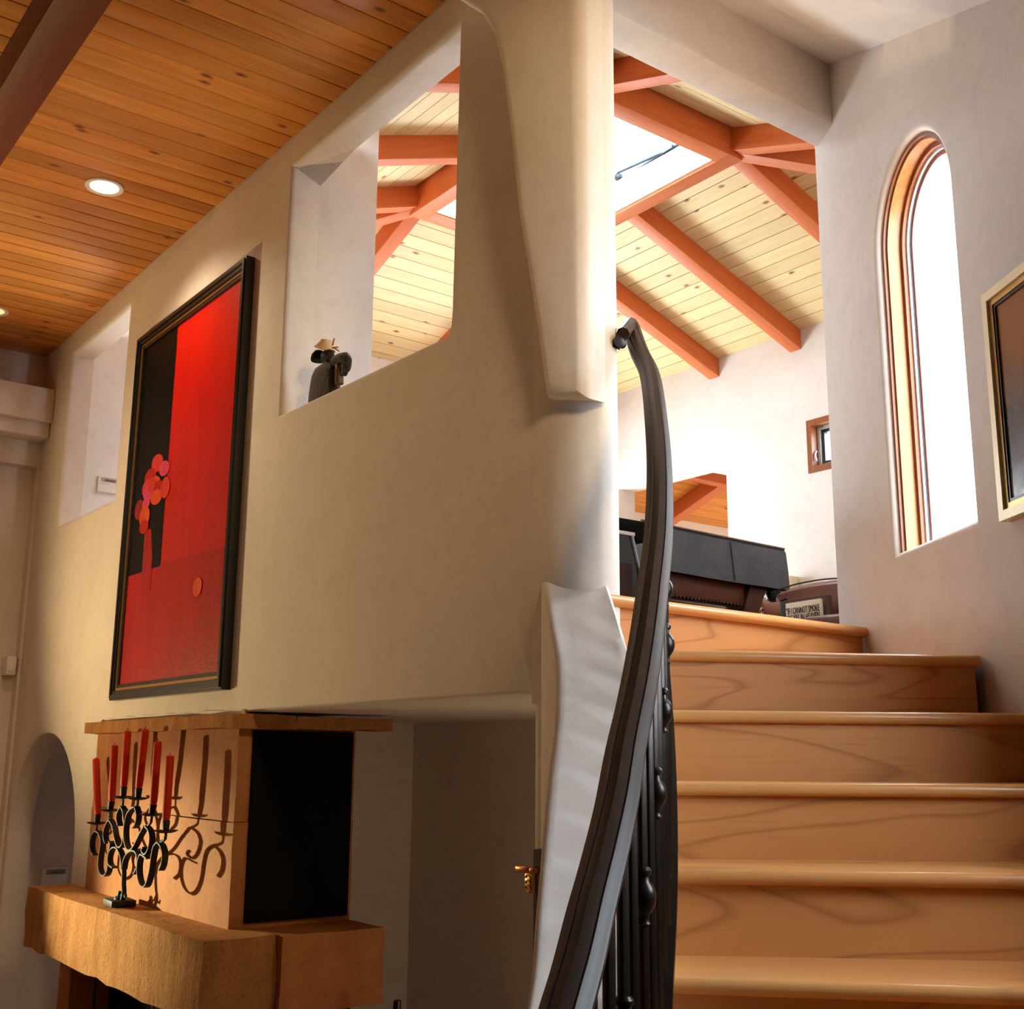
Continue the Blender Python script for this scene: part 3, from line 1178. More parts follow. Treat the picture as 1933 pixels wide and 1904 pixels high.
# ------------------------------------------------------------------ fireplace
fire = empty('fireplace', (2.4, 6.0, ZL), 'hewn sandstone fireplace with thick mantel slab, chimney breast and stone ledge', 'fireplace')


def rough(bm, amp, cuts, freq=9., seed=0., edges=True):
    bmesh.ops.subdivide_edges(bm, edges=bm.edges[:], cuts=cuts, use_grid_fill=True)
    for v in bm.verts:
        p = v.co * freq + Vector((seed, seed * 1.7, 0))
        v.co += Vector((noise.noise(p), noise.noise(p + Vector((31, 0, 0))), noise.noise(p + Vector((0, 57, 0))))) * amp


CX = 2.252
bm = newbox((CX, 5.0, .70), (CX + .6, 6.93, 1.165))
rough(bm, .004, 7, 7)
obj('chimney_stone', bm, STONE, fire, ang=50)
bm = newbox((CX + .003, 5.004, 1.168), (CX + .6, 6.928, 1.60))
rough(bm, .004, 7, 7, 3)
o = obj('chimney_stone', bm, STONE, fire, ang=50)
# dark panel let into the side of the chimney breast
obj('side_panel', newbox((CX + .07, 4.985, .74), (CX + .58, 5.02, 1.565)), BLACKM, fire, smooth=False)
# ledge on top
for lo, hi, sd in (((2.195, 4.93, 1.572), (2.5, 6.99, 1.636), 1), ((2.505, 4.94, 1.576), (3.02, 5.06, 1.632), 5)):
    bm = newbox(lo, hi)
    rough(bm, .009, 11, 13, sd)
    obj('ledge_stone', bm, STONE_R, fire, ang=50)
# ragged strip standing in for the jagged shadow band above the ledge
bm = newbox((2.264, 5.0, 1.622), (2.30, 6.86, 1.660))
rough(bm, .008, 15, 11, 9)
obj('shade_strip', bm, PL, fire, ang=50)
# mantel: long front slab and a side slab
bm = newbox((2.03, 4.742, .40), (2.36, 7.23, .718))
rough(bm, .014, 15, 6, 2)
for v in bm.verts:
    if v.co.z > .69: v.co.z = .718 + (v.co.z - .718) * .25
    if v.co.z < .45: v.co.z += .03 * noise.noise(Vector((v.co.y * 4, 3, 0)))
obj('mantel_stone', bm, STONE_R, fire, ang=60)
bm = newbox((2.364, 4.70, .40), (2.86, 5.3, .716))
rough(bm, .005, 9, 6, 4)
obj('mantel_stone', bm, STONE, fire, ang=60)
# hearth cheeks and firebox below
obj('cheek_stone', newbox((2.20, 6.90, ZL), (2.6, 7.10, .42), bev=.01), STONE, fire)
obj('cheek_stone', newbox((2.20, 4.85, ZL), (2.6, 5.05, .42), bev=.01), STONE, fire)
bm = newbox((2.42, 5.05, ZL), (2.9, 6.9, .42))
obj('firebox', bm, BLACKM, fire, smooth=False)
bm = bmesh.new()
for i in range(9):
    y = 5.2 + i * .19
    pts = []
    for q in range(15):
        t = q / 14
        a = 2.2 * PI * t
        r = .058 * (1 - .72 * t)
        pts.append((2.33, y + r * math.cos(a) + .03, .34 + r * math.sin(a)))
    tube(bm, pts, .0045, 6)
    tube(bm, [(2.33, y - .06, .25), (2.33, y - .02, .38)], .004, 6)
tube(bm, [(2.33, 5.06, .25), (2.33, 6.89, .25)], .006, 6)
tube(bm, [(2.33, 5.06, .05), (2.33, 6.89, .05)], .006, 6)
for y in (5.08, 6.0, 6.87): tube(bm, [(2.33, y, ZL), (2.33, y, .4)], .007, 6)
obj('scroll_screen', bm, IRON, fire)

# ------------------------------------------------------------------ candelabra and candles
CPX = lambda u, v: (140 + u / 4.76, 1340 + v / 4.76)
# vertical plane of the candelabra: through the stem, turned a little from the wall
cn = Vector((1, -.085, 0)).normalized()
cd = cn.dot(Vector((2.142, 6.05, 0)))
onC = lambda u, v: at(*CPX(u, v), n=cn, d=cd)
cdl = empty('candelabra', (2.142, 6.05, .72), 'black wrought-iron candelabra of S scrolls holding six red candles on the mantel', 'candelabra')
bz = .723
bm = newbox((-.085, -.06, 0), (.085, .06, .030), bev=.003)
Mb = axes((2.142, 6.05, bz), Vector((.085, 1, 0)))
for v in bm.verts: v.co = Mb @ v.co
obj('base', bm, IRON, cdl)
def ribbon(bm, pts, w, th):
    """flat iron bar, broad side across the plane of the scroll"""
    P = spline(pts, 6)
    secs = []
    for i, p in enumerate(P):
        t = (P[min(i + 1, len(P) - 1)] - P[max(i - 1, 0)]).normalized()
        s = t.cross(cn).normalized()
        k = 1.0
        secs.append([p + cn * a + s * b for a, b in ((-w / 2, -th / 2), (w / 2, -th / 2), (w / 2, th / 2), (-w / 2, th / 2))])
    loft(bm, secs)


stem = [(435, 1700), (448, 1640), (445, 1560), (448, 1480), (447, 1400)]
bm = bmesh.new()
ribbon(bm, [onC(*q) for q in stem], .022, .012)
for sgn in (-1, 1):
    p = onC(440, 1670)
    a = Vector((.075, 1, 0)).normalized()
    tube(bm, spline([p + Vector((0, 0, .03)), p + a * sgn * .02 + Vector((0, 0, .006)), p + a * sgn * .045 + Vector((0, 0, .0)), p + a * sgn * .05 + Vector((0, 0, .014))]), .006, 6)
lathe(bm, [(.03, 0), (.028, .01), (.018, .018), (.012, .04)], (2.142, 6.05, bz + .028), 12)
obj('stem', bm, IRON, cdl)
ARMS = [
    [(447, 1420), (440, 1330), (415, 1260), (380, 1232), (345, 1255), (325, 1320), (330, 1385), (365, 1415)],
    [(450, 1430), (465, 1350), (500, 1285), (545, 1262), (580, 1290), (588, 1360), (578, 1430), (552, 1470)],
    [(205, 1085), (178, 1125), (164, 1200), (170, 1270), (190, 1300)],
    [(205, 1085), (240, 1110), (260, 1190), (245, 1300), (237, 1400), (252, 1465), (282, 1488), (312, 1455), (325, 1380), (322, 1300), (345, 1215), (330, 1180)],
    [(330, 985), (298, 1045), (283, 1125), (297, 1195)],
    [(330, 985), (362, 1040), (380, 1130), (400, 1210), (425, 1232), (452, 1200), (465, 1120), (470, 1020), (460, 920), (440, 870)],
    [(438, 865), (412, 915), (403, 975), (415, 1037)],
    [(565, 870), (582, 940), (572, 1015), (545, 1057)],
    [(560, 868), (525, 892), (490, 950), (470, 1060), (470, 1160), (488, 1235), (515, 1258), (550, 1230), (600, 1130), (648, 1042)],
    [(655, 1040), (690, 1085), (702, 1160), (685, 1250), (655, 1295), (628, 1262), (640, 1232)],
    [(768, 1185), (735, 1230), (715, 1330), (700, 1440), (672, 1550), (640, 1588), (608, 1555), (590, 1470), (592, 1370), (615, 1298), (655, 1320), (672, 1332)],
    [(768, 1185), (800, 1225), (816, 1300), (806, 1385), (785, 1437)],
]
for a in ARMS:
    bm = bmesh.new()
    ribbon(bm, [onC(*q) for q in a], .030, .007)
    obj('arm', bm, IRON, cdl)
CUPS = [((205, 1085), (203, 1018), (190, 940)), ((330, 985), (322, 903), (325, 820)), ((440, 870), (440, 785), (440, 692)),
        ((565, 868), (572, 797), (577, 708)), ((655, 1040), (695, 942), (705, 850)), ((768, 1185), (822, 1092), (822, 995))]
CND = [((212, 936), (196, 440)), ((337, 815), (364, 315)), ((446, 686), (481, 186)), ((581, 700), (640, 172)), ((711, 844), (753, 280)), ((826, 990), (862, 408))]
CLAB = ['leftmost red taper candle on the iron candelabra, standing lowest', 'red candle second from the left on the candelabra',
        'left one of the two tallest red candles in the middle of the candelabra', 'right one of the two tallest red candles, leaning, in the middle of the candelabra',
        'red candle second from the right on the candelabra', 'rightmost red candle on the candelabra, nearest the viewer']
for i, ((a, b, c), (cb_, ct)) in enumerate(zip(CUPS, CND)):
    pa, pb, pc = onC(*a), onC(*b), onC(*cb_)
    bm = bmesh.new()
    mid = Vector((pb.x, pb.y, pb.z - .03))
    tube(bm, spline([pa, (pa + mid) / 2 + Vector((0, 0, -.004)), mid, pb]), .0075, 6)
    obj('branch', bm, IRON, cdl)
    bm = bmesh.new()
    lathe(bm, [(.004, -.007), (.03, -.005), (.048, .001), (.057, .007), (.048, .005), (.03, .001), (.004, .001)], pb, 24)
    obj('drip_pan', bm, IRON, cdl)
    ax = (onC(*ct) - pc).normalized()
    Mx = axes((0, 0, 0), ax.cross(Vector((0, 1, 0))), z=ax)
    bm = bmesh.new()
    h = (pc - pb).length
    Mc = axes((0, 0, 0), (pc - pb).normalized().cross(Vector((0, 1, 0))), z=(pc - pb))
    lathe(bm, [(.010, 0), (.015, .004), (.0165, h * .5), (.018, h - .004), (.0165, h), (.003, h - .002)], pb, 14, Mc)
    obj('cup', bm, IRON, cdl)
    Lc = (onC(*ct) - pc).length
    cnd = empty('candle', pc, CLAB[i], 'candle', 'red candles on the candelabra')
    bm = bmesh.new()
    R = .0195
    lathe(bm, [(.014, -.004), (R * .92, .012), (R, .05), (R * .98, Lc * .5), (R, Lc - .02), (R * .96, Lc - .006), (R * .75, Lc), (.004, Lc - .003)], pc, 18, Mx)
    obj('wax', bm, WAX, cnd)
    bm = bmesh.new()
    tip = pc + ax * Lc
    tube(bm, [tip - ax * .004, tip + ax * .012], .0015, 6)
    obj('wick', bm, BLACKM, cnd)

# ------------------------------------------------------------------ large painting on the dividing wall
W_ = lambda x, y, X=XL: at(x, y, X=X)
pt_ = empty('framed_painting', (XL - .03, 5.97, 1.75), 'tall red and black abstract painting with flower vase in a black and gilt frame', 'painting')
XF = XL - .052
ya, yb, za, zb = 6.70, 5.165, 1.752, 3.90       # outer frame at its front
fP = lambda a, b, d: Vector((XL - .002 - d, a, b))
o4 = lambda i: [(yb + i, za + i), (ya - i, za + i), (ya - i, zb - i), (yb + i, zb - i)]
for nm, m, i0, i1, d0, d1 in (('frame', BLACKP, 0., .050, 0., .046), ('frame_bead', BLACKP, .012, .03, .046, .054), ('gilt_slip', plain('old_gold', (150, 104, 58), .35, .6), .052, .068, 0., .036),
                              ('inner_frame', BLACKP, .070, .086, 0., .032)):
    bm = bmesh.new()
    band(bm, fP, o4(i0), o4(i1), d0, d1, True)
    obj(nm, bm, m, pt_, smooth=False)


def paint(name, c, c2, streak=30):
    x = NT(name)
    v = x.coords((1, 1, .25))
    n = x.noise(v, 9, 6, .65, .5)
    n2 = x.noise(x.coords(), streak, 5, .7)
    col = x.mix(srgb(*c), srgb(*c2), x.ramp(n, [(.35, 0.), (.72, 1.)]))
    x.col(col)
    x.b.inputs['Roughness'].default_value = .34
    x.b.inputs['Specular IOR Level'].default_value = .3
    x.bump(n2, .5, .006)
    return x.m


P_RED = paint('paint_red', (196, 18, 5), (178, 11, 4))
P_RED2 = paint('paint_deep_red', (182, 15, 6), (150, 8, 6))
P_BLK = paint('paint_black', (6, 6, 5), (13, 11, 9))
P_BLK.node_tree.nodes['Principled BSDF'].inputs['Specular IOR Level'].default_value = .12
P_VAS = paint('paint_vase_red', (168, 14, 16), (140, 10, 14))
P_F = [paint('paint_coral', (216, 62, 46), (190, 40, 28)), paint('paint_pink', (218, 78, 122), (196, 46, 84)), paint('paint_scarlet', (190, 26, 12), (160, 16, 10)), paint('paint_orange', (224, 88, 32), (200, 60, 20)), paint('paint_rust', (150, 34, 20), (124, 24, 16))]
XC = XL - .024
mats = [P_RED, P_RED2, P_BLK, P_VAS] + P_F
bm = bmesh.new()
inn = .087


def patch(poly, mi, lift):
    vs = [bm.verts.new((XC - lift, p[0], p[1])) for p in poly]
    f = bm.faces.new(vs)
    f.material_index = mi
    c0 = f.calc_center_median()


def px_patch(pts, mi, lift):
    patch([(min(max(W_(x, y, XC).y, yb + inn), ya - inn), min(max(W_(x, y, XC).z, za + inn), zb - inn)) for x, y in pts], mi, lift)


patch([(yb + inn, za + inn), (ya - inn, za + inn), (ya - inn, zb - inn), (yb + inn, zb - inn)], 0, 0)
ysp = W_(322, 800, XC).y
px_patch([(200, 1094), (302, 1064), (430, 1028), (412, 1290), (200, 1320)], 1, .0006)
zfl = W_(237, 1090, XC).z
patch([(ysp, zfl), (ya - inn, zfl), (ya - inn, zb - inn), (ysp - .01, zb - inn)], 2, .0012)
px_patch([(287, 960), (307, 940), (302, 1062), (296, 1070), (287, 1066)], 2, .0018)
px_patch([(274, 1000), (286, 998), (288, 1050), (284, 1115), (266, 1122), (270, 1060)], 3, .0024)


def bloom(x, y, rx, ry, mi, k):
    px_patch([(x + 1.22 * rx * math.cos(t * PI / 7) - .1 * ry * math.sin(t * PI / 7), y + 1.15 * ry * math.sin(t * PI / 7) - .3 * rx * math.cos(t * PI / 7)) for t in range(14)], mi, .0027 + .00015 * k)


for k, (x, y, rx, ry, mi) in enumerate(((298, 874, 9, 15, 4), (311, 884, 8, 13, 5), (285, 902, 9, 16, 6), (280, 922, 9, 15, 4), (294, 912, 8, 12, 7), (300, 922, 8, 14, 6), (313, 920, 7, 18, 4),
                                        (281, 930, 8, 14, 5), (296, 938, 9, 13, 7), (264, 962, 7, 17, 8), (277, 950, 6, 9, 5), (274, 975, 8, 18, 7), (273, 994, 7, 12, 6), (374, 1108, 7, 16, 7), (288, 915, 6, 12, 4))):
    bloom(x, y, rx, ry, mi, k)
cv = obj('canvas', bm, mats, pt_, smooth=False, recalc=False)
bm = newbox((XC + .0008, yb + inn - .01, za + inn - .01), (XL - .004, ya - inn + .01, zb - inn + .01))
obj('stretcher', bm, BLACKM, pt_, smooth=False)

# ------------------------------------------------------------------ picture on the right wall
pr = empty('framed_picture', fR(onR(1903, 988)[0], onR(1903, 988)[1], 0), 'brown and grey picture in a pale gilt frame at the right edge of the picture', 'picture')
aF_, zB_ = onR(1905, 985)
aT_, zT_ = onR(1869, 560)
pa1 = (aF_ + aT_) / 2
pz0, pz1 = zB_, zT_
pa0 = pa1 - .75
oR = lambda i: [(pa0 + i, pz0 + i), (pa1 - i, pz0 + i), (pa1 - i, pz1 - i), (pa0 + i, pz1 - i)]
for nm, m, i0, i1, d0, d1 in (('frame', GILTP, 0, .028, -.03, -.002), ('frame_slope', GILT, .006, .046, -.022, -.002), ('liner', BLACKP, .044, .056, -.019, -.002)):
    bm = bmesh.new()
    band(bm, fR, oR(i0), oR(i1), d0, d1, True)
    obj(nm, bm, m, pr, smooth=False)
x = NT('picture_paint')
v = x.coords()
sep = x.n('SeparateXYZ')
x.l(v, sep.inputs[0])
nn = x.noise(v, 5, 5, .6, 1.)
ad = x.n('Math', _operation='MULTIPLY_ADD')
x.l(nn, ad.inputs[0]); ad.inputs[1].default_value = .3
x.l(sep.outputs[2], ad.inputs[2])
x.col(x.ramp(ad.outputs[0], [(.16, srgb(214, 208, 204)), (.3, srgb(70, 64, 64)), (.46, srgb(66, 46, 34)), (.62, srgb(150, 88, 42))]))
x.b.inputs['Roughness'].default_value = .22
bm = bmesh.new()
prism(bm, fR, oR(.05), .008)
for q in bm.verts: q.co -= nR * .014
obj('canvas', bm, x.m, pr, smooth=False, loc=fR(pa0, pz0, 0))

# ------------------------------------------------------------------ statuette on the niche sill
BRZ = NT('statue_bronze')
n = BRZ.noise(BRZ.coords((60, 60, 14)), 1.4, 5, .7, 1.)
BRZ.col(BRZ.mix(srgb(20, 13, 6), srgb(66, 44, 20), BRZ.ramp(n, [(.42, 0.), (.75, 1.)])))
BRZ.b.inputs['Roughness'].default_value = .45
BRZ.b.inputs['Metallic'].default_value = 0
BRZ.b.inputs['Specular IOR Level'].default_value = .25
BRZ.bump(n, .7, .01)
BRZ = BRZ.m
XS = 2.36
sp = lambda x, y: at(x, y, X=XS)
s0 = sp(622, 735)
st = empty('statuette', (XS, s0.y, 2.985), 'dark bronze statuette of a figure in a cloak and tilted hat on the niche sill', 'statuette')
zb0 = 2.985


def body_rings(rows, n=18):
    bm = bmesh.new()
    secs = []
    for y, z, ry, rx in rows:
        secs.append([Vector((XS + rx * math.sin(2 * PI * k / n), y + ry * math.cos(2 * PI * k / n), z)) for k in range(n)])
    loft(bm, secs)
    return bm


yc, kk = s0.y, 1.0
z1 = sp(615, 690).z
ysc = abs(sp(600, 700).y - sp(650, 700).y) / 50          # metres per photo pixel along the wall
zsc = abs(sp(620, 650).z - sp(620, 700).z) / 50
yat = lambda x: sp(x, 700).y
zat = lambda y_: sp(620, y_).z
rows = [(yat(616), zb0, 27 * ysc, .05), (yat(614), zat(735), 24 * ysc, .048), (yat(614), zat(715), 22 * ysc, .046), (yat(614), zat(702), 20 * ysc, .044),
        (yat(614), zat(692), 16 * ysc, .038), (yat(616), zat(687), 9 * ysc, .024), (yat(617), zat(684), 6 * ysc, .016), (yat(617), zat(680), 7 * ysc, .02), (yat(617), zat(674), 9 * ysc, .026), (yat(617), zat(666), 9 * ysc, .026), (yat(617), zat(661), 5 * ysc, .016)]
obj('figure', body_rings(rows), BRZ, st, ang=70)
bm = bmesh.new()
tube(bm, spline([(XS, yat(630), zat(690)), (XS - .01, yat(648), zat(693)), (XS - .015, yat(660), zat(700)), (XS - .01, yat(658), zat(712)), (XS - .005, yat(651), zat(722))]), [.02] + [.026] * 10 + [.02] * 10 + [.016] * 4, 10)
obj('cloak_arm', bm, BRZ, st, ang=70)
bm = bmesh.new()
tube(bm, spline([(XS, yat(640), zat(700)), (XS - .012, yat(645), zat(712)), (XS - .012, yat(646), zat(738))]), .019, 10)
obj('gourd', bm, plain('statue_tan', (84, 60, 28), .6), st, ang=70)
bm = bmesh.new()
c = Vector((XS - .01, yat(604), zat(667)))
lathe(bm, [(.034, -.018), (.036, -.006), (.031, .014), (.018, .03), (.003, .034)], c, 16)
obj('hair_knot', bm, BLACKM, st, ang=70)
bm = bmesh.new()
Mh = Matrix.Rotation(.42, 4, 'X')
lathe(bm, [(.004, -.006), (.048, -.012), (.053, -.007), (.045, .003), (.036, .018), (.028, .034), (.004, .039)], Vector((XS, yat(613), zat(653))), 18, Mh)
obj('hat', bm, plain('statue_hat', (206, 174, 124), .5), st, ang=50)
bm = bmesh.new()
for a, b in (((625, 660), (640, 668)), ((628, 662), (642, 676)), ((626, 656), (632, 648)), ((624, 664), (634, 672))):
    tube(bm, [(XS, yat(a[0]), zat(a[1])), (XS - .01, yat(b[0]), zat(b[1]))], .0035, 6)
obj('hair_sticks', bm, plain('statue_sticks', (150, 110, 74), .5), st)

# ------------------------------------------------------------------ small things on the walls
def thermostat(p, w, h, label, dark):
    t = empty('thermostat', p, label, 'thermostat', 'wall thermostats')
    x0, y0, z0 = p
    obj('body', newbox((x0, y0 - .028, z0), (x0 + w, y0, z0 + h), bev=.004), WHITEP, t)
    obj('display', newbox((x0 + w * .12, y0 - .0295, z0 + h * .62), (x0 + w * .9, y0 - .0275, z0 + h * .9)), dark, t, smooth=False)
    obj('display_window', newbox((x0 + w * .3, y0 - .0305, z0 + h * .68), (x0 + w * .8, y0 - .029, z0 + h * .8)), plain('lcd', (96, 100, 88), .25), t, smooth=False)
    obj('door_seam', newbox((x0 + .003, y0 - .029, z0 + h * .5), (x0 + w * .5, y0 - .0275, z0 + h * .515)), GREYD, t, smooth=False)


thermostat((2.523, 8.218, 3.272), .15, .115, 'white thermostat on the bright wall inside the left high opening', plain('display_light', (176, 168, 156), .3))
thermostat((2.535, 8.748, .56), .17, .125, 'white wall control with dark display inside the arched doorway', GREYD)
sw = empty('light_switch', (2.18, 8.76, 2.05), 'small white sensor box on the jamb above the arched doorway', 'switch')
obj('body', newbox((2.17, 8.75, 2.0), (2.235, 8.885, 2.13), bev=.006), WHITEP, sw)
obj('key', newbox((2.18, 8.744, 2.02), (2.215, 8.752, 2.085), bev=.003), WHITEP, sw)

# half-hidden gate at the end of the recess
dr = empty('door_1', (2.3, 2.85, ZL))
struct(dr)
ga, gb = at(1006, 1602, X=2.225), at(1020, 1602, X=2.225)
obj('leaf', newbox((2.225, gb.y - .16, ZL), (2.262, ga.y, ga.z), bev=.004), DARKRED, dr)
p = at(1004, 1640, X=2.215)
q = at(979, 1637, X=2.215)
bm = newbox((2.20, p.y - .01, p.z - .012), (2.216, q.y, p.z + .008), bev=.004)
box(bm, (2.20, p.y - .03, p.z - .01), (2.24, p.y, p.z + .006), bev=.003)
obj('lever', bm, COPPER, dr)
a_, b_ = at(994, 1646, X=2.23), at(1006, 1687, X=2.23)
bm = newbox((2.222, b_.y - .02, b_.z), (2.236, a_.y, a_.z), bev=.003)
obj('escutcheon', bm, BRASS, dr)
bm = bmesh.new()
for zz_ in (.25, .5, .75):
    cc = Vector((2.221, a_.y - .018, b_.z + (a_.z - b_.z) * zz_))
    tube(bm, [cc + Vector((0, .012 * math.cos(t), .009 * math.sin(t))) for t in [k * PI / 5 for k in range(9)]], .002, 5)
obj('plate_relief', bm, BRASS, dr)

pk = empty('fire_poker', (2.75, 4.4, ZL), 'black fire tool handle standing beside the fireplace', 'poker')
a_ = at(750, 1888, Y=4.4)
bm = bmesh.new()
lathe(bm, [(.012, -.2), (.015, -.19), (.017, -.02), (.016, 0), (.008, .003)], a_, 14)
obj('handle', bm, BLACKP, pk)
bm = bmesh.new()
tube(bm, [(a_.x, a_.y, ZL), (a_.x, a_.y, a_.z - .19)], .007, 8)
lathe(bm, [(.09, 0), (.09, .012), (.01, .016)], (a_.x, a_.y, ZL), 20)
obj('shaft', bm, IRON, pk)

# ------------------------------------------------------------------ upper room furniture
COVER = leather('table_cover', (86, 94, 102), (62, 74, 90), .42)
OAK = NT('figured_oak')
v = OAK.coords((1, 1, 1))
n = OAK.noise(OAK.coords((2.2, 2.2, 5)), 2.2, 3, .5, 2.5)
mu = OAK.n('Math', _operation='MULTIPLY'); OAK.l(n, mu.inputs[0]); mu.inputs[1].default_value = 9
frc = OAK.n('Math', _operation='FRACT'); OAK.l(mu.outputs[0], frc.inputs[0])
OAK.col(OAK.mix(srgb(120, 66, 40), srgb(46, 26, 18), OAK.ramp(frc.outputs[0], [(0., .9), (.12, .2), (.3, 0.), (.85, 0.), (1., .9)])))
OAK.b.inputs['Roughness'].default_value = .4
OAK = OAK.m
DOAK = wood('dark_oak', (98, 54, 34), (70, 36, 22), None, rough=.4, rand=0)
ZT = 2.80
ta, tb = at(1483, 1035, Z=ZT), at(1212, 980, Z=ZT)
te = Vector((ta.x - tb.x, ta.y - tb.y, 0)).normalized()
L = Vector((ta.x - tb.x, ta.y - tb.y, 0)).length
MT = axes((tb.x, tb.y, 0), te)                # local x along the near end, y away
TB = empty('billiard_table', (tb.x + .6, tb.y + 1.2, ZU), 'billiard table of figured oak under a blue-grey leather cover in the upper room', 'table')


def tbox(lo, hi, m, name, bev=.004, parent=TB):
    bm = newbox(lo, hi, MT, bev)
    return obj(name, bm, m, parent)


# draped cover: rounded top, hanging skirt, a seam in the near skirt
bm = bmesh.new()
secs = []
DEP = 2.5
for q in ((-.012, ZT - .275), (-.008, ZT - .15), (0, ZT - .03), (.008, ZT - .008), (.03, ZT)):
    o_ = q[0]
    zq = q[1]
    secs.append([MT @ Vector(p) for p in ((o_, o_, zq), (L * .55, o_ + .004, zq - (.006 if zq < ZT - .1 else 0)), (L - o_, o_, zq), (L - o_, DEP - o_, zq), (o_, DEP - o_, zq))])
loft(bm, secs, caps=False)
bm.faces.new([bm.verts.new(MT @ Vector(p)) for p in ((.03, .03, ZT), (L - .03, .03, ZT), (L - .03, DEP - .03, ZT), (.03, DEP - .03, ZT))])
cov = obj('cover', bm, COVER, TB, ang=80)
bm = bmesh.new()
tube(bm, [MT @ Vector((L * .60, -.014, ZT - .27)), MT @ Vector((L * .585, -.002, ZT - .03))], .004, 6)
obj('seam', bm, COVER, cov)
bm = bmesh.new()
tube(bm, [MT @ Vector((.0, .006, ZT - .005)), MT @ Vector((L - .01, .006, ZT - .005))], .008, 6)
obj('piping', bm, leather('cover_edge', (120, 96, 80), (96, 76, 62)), cov)
tbox((.05, .05, ZT - .268), (L - .05, DEP - .05, ZT - .02), BLACKM, 'slate')
tbox((.10, .07, ZT - .40), (L * .74, .10, ZT - .24), OAK, 'apron_panel')
tbox((.10, .10, ZT - .42), (L - .30, DEP - .2, ZT - .25), DOAK, 'apron')
tbox((.08, .05, ZT - .425), (L * .74, .10, ZT - .40), DOAK, 'apron_moulding')
bm = bmesh.new()
for i in range(24):
    c = MT @ Vector((.2 + i * (L * .74 - .24) / 23, .046, ZT - .409))
    lathe(bm, [(.003, -.010), (.010, -.006), (.012, 0), (.010, .006), (.003, .010)], c, 8)
obj('rope_carving', bm, plain('dark_varnish', (40, 26, 20), .2), TB)
for xx, nm in ((.12, 0), (L * .78, 1)):
    for yy in (.12, DEP - .4):
        bm = bmesh.new()
        secs = []
        for z, w_, sh in ((ZU, .075, 0), (ZU + .3, .085, 0), (ZT - .55, .07, -.02), (ZT - .42, .075, -.01), (ZT - .27, .085, .07)):
            secs.append([MT @ Vector((xx + sh + a, yy + b, z)) for a, b in ((-w_, -.07), (w_, -.07), (w_, .07), (-w_, .07))])
        loft(bm, secs)
        obj('leg', bm, DOAK, TB)
bm = bmesh.new()
for j in range(10):
    t = j / 9 * 2 * PI
    p_ = MT @ Vector((L - .07 + .06 * math.cos(t), .06 + .05 * math.sin(t), ZT - .27))
    q_ = MT @ Vector((L - .07 + .025 * math.cos(t), .06 + .02 * math.sin(t), ZT - .345))
    tube(bm, [p_, q_], .006, 5)
lathe(bm, [(.02, -.35), (.045, -.335), (.055, -.30), (.052, -.27)], MT @ Vector((L - .07, .06, ZT)), 14)
obj('pocket', bm, BLACKP, TB)
# the black stand left of the table, half hidden by the wall end
bs = empty('black_cabinet', (3.75, 4.3, ZU), 'black lacquered cabinet with a silver line, half hidden behind the bright wall end', 'cabinet')
YB_ = 4.2
c0, c1 = at(1150, 1012, Y=YB_), at(1191, 1012, Y=YB_)
c2 = at(1207, 1085, Y=YB_)
bm = bmesh.new()
prism(bm, lambda a, b, d: Vector((a, YB_ + d, b)), [(c0.x - .3, ZU), (c2.x, ZU), (c2.x, c2.z), (c1.x, c1.z), (c0.x - .3, c1.z)], .5)
obj('body', bm, BLACKP, bs, smooth=False)
bm = newbox((c0.x - .3, YB_ - .01, c1.z), (c1.x + .02, YB_ + .5, c1.z + .02), bev=.003)
obj('rim', bm, plain('silver_edge', (206, 196, 186), .25, .6), bs)
bm = bmesh.new()
tube(bm, [Vector((c1.x + .004, YB_ - .004, c1.z)), Vector((c2.x + .004, YB_ - .004, c2.z)), Vector((c2.x + .004, YB_ - .004, ZU + .3))], .009, 6)
obj('corner_strip', bm, plain('silver_strip', (150, 150, 156), .25, .7), bs)
h1 = at(1198, 984, Y=YB_ + .2)
bm = body_rings_ = bmesh.new()
box(bm, (c0.x - .3, YB_ + .15, c1.z + .02), (h1.x + .06, YB_ + .45, h1.z), bev=.025)
obj('upper_case', bm, BLACKM, bs)
obj('lower_panel', newbox((c0.x - .25, YB_ - .012, ZU + .02), (c2.x - .06, YB_ + .01, ZU + .45)), DARKRED, bs, smooth=False)

# sofa along the far wall with a rolled arm and brass nails
LEA = leather('brown_leather', (142, 80, 54), (108, 58, 38), .4)
LEAD = leather('dark_leather', (120, 66, 48), (84, 46, 40), .38)
XSF = 6.15
sa, sb = at(1412, 1130, X=XSF), at(1436, 1155, X=XSF)
so = empty('leather_sofa', (6.5, sa.y - .7, ZU), 'brown leather sofa with rolled nail-studded arm against the far wall', 'sofa')
ra = .13
ac = Vector((XSF, sa.y - .02, sa.z - .11))
bm = bmesh.new()
tube(bm, [ac, ac + Vector((.75, 0, 0))], ra, 24)
box(bm, (XSF + .02, ac.y - .1, ZU + .1), (XSF + .75, ac.y + .1, ac.z))
obj('arm', bm, LEA, so, ang=40)
bm = bmesh.new()
for j in range(14):
    t = -.3 + j / 13 * (PI + .6)
    lathe(bm, [(.012, 0), (.009, .006), (.003, .008)], ac + Vector((-.002, (ra - .022) * math.cos(t), (ra - .022) * math.sin(t))), 8, axes((0, 0, 0), (0, 1, 0), z=(-1, 0, 0)))
lathe(bm, [(.02, 0), (.015, .008), (.003, .01)], ac + Vector((-.002, 0, 0)), 10, axes((0, 0, 0), (0, 1, 0), z=(-1, 0, 0)))
obj('nail_head', tag_bm if False else bm, BRASS, so)['kind'] = 'stuff'
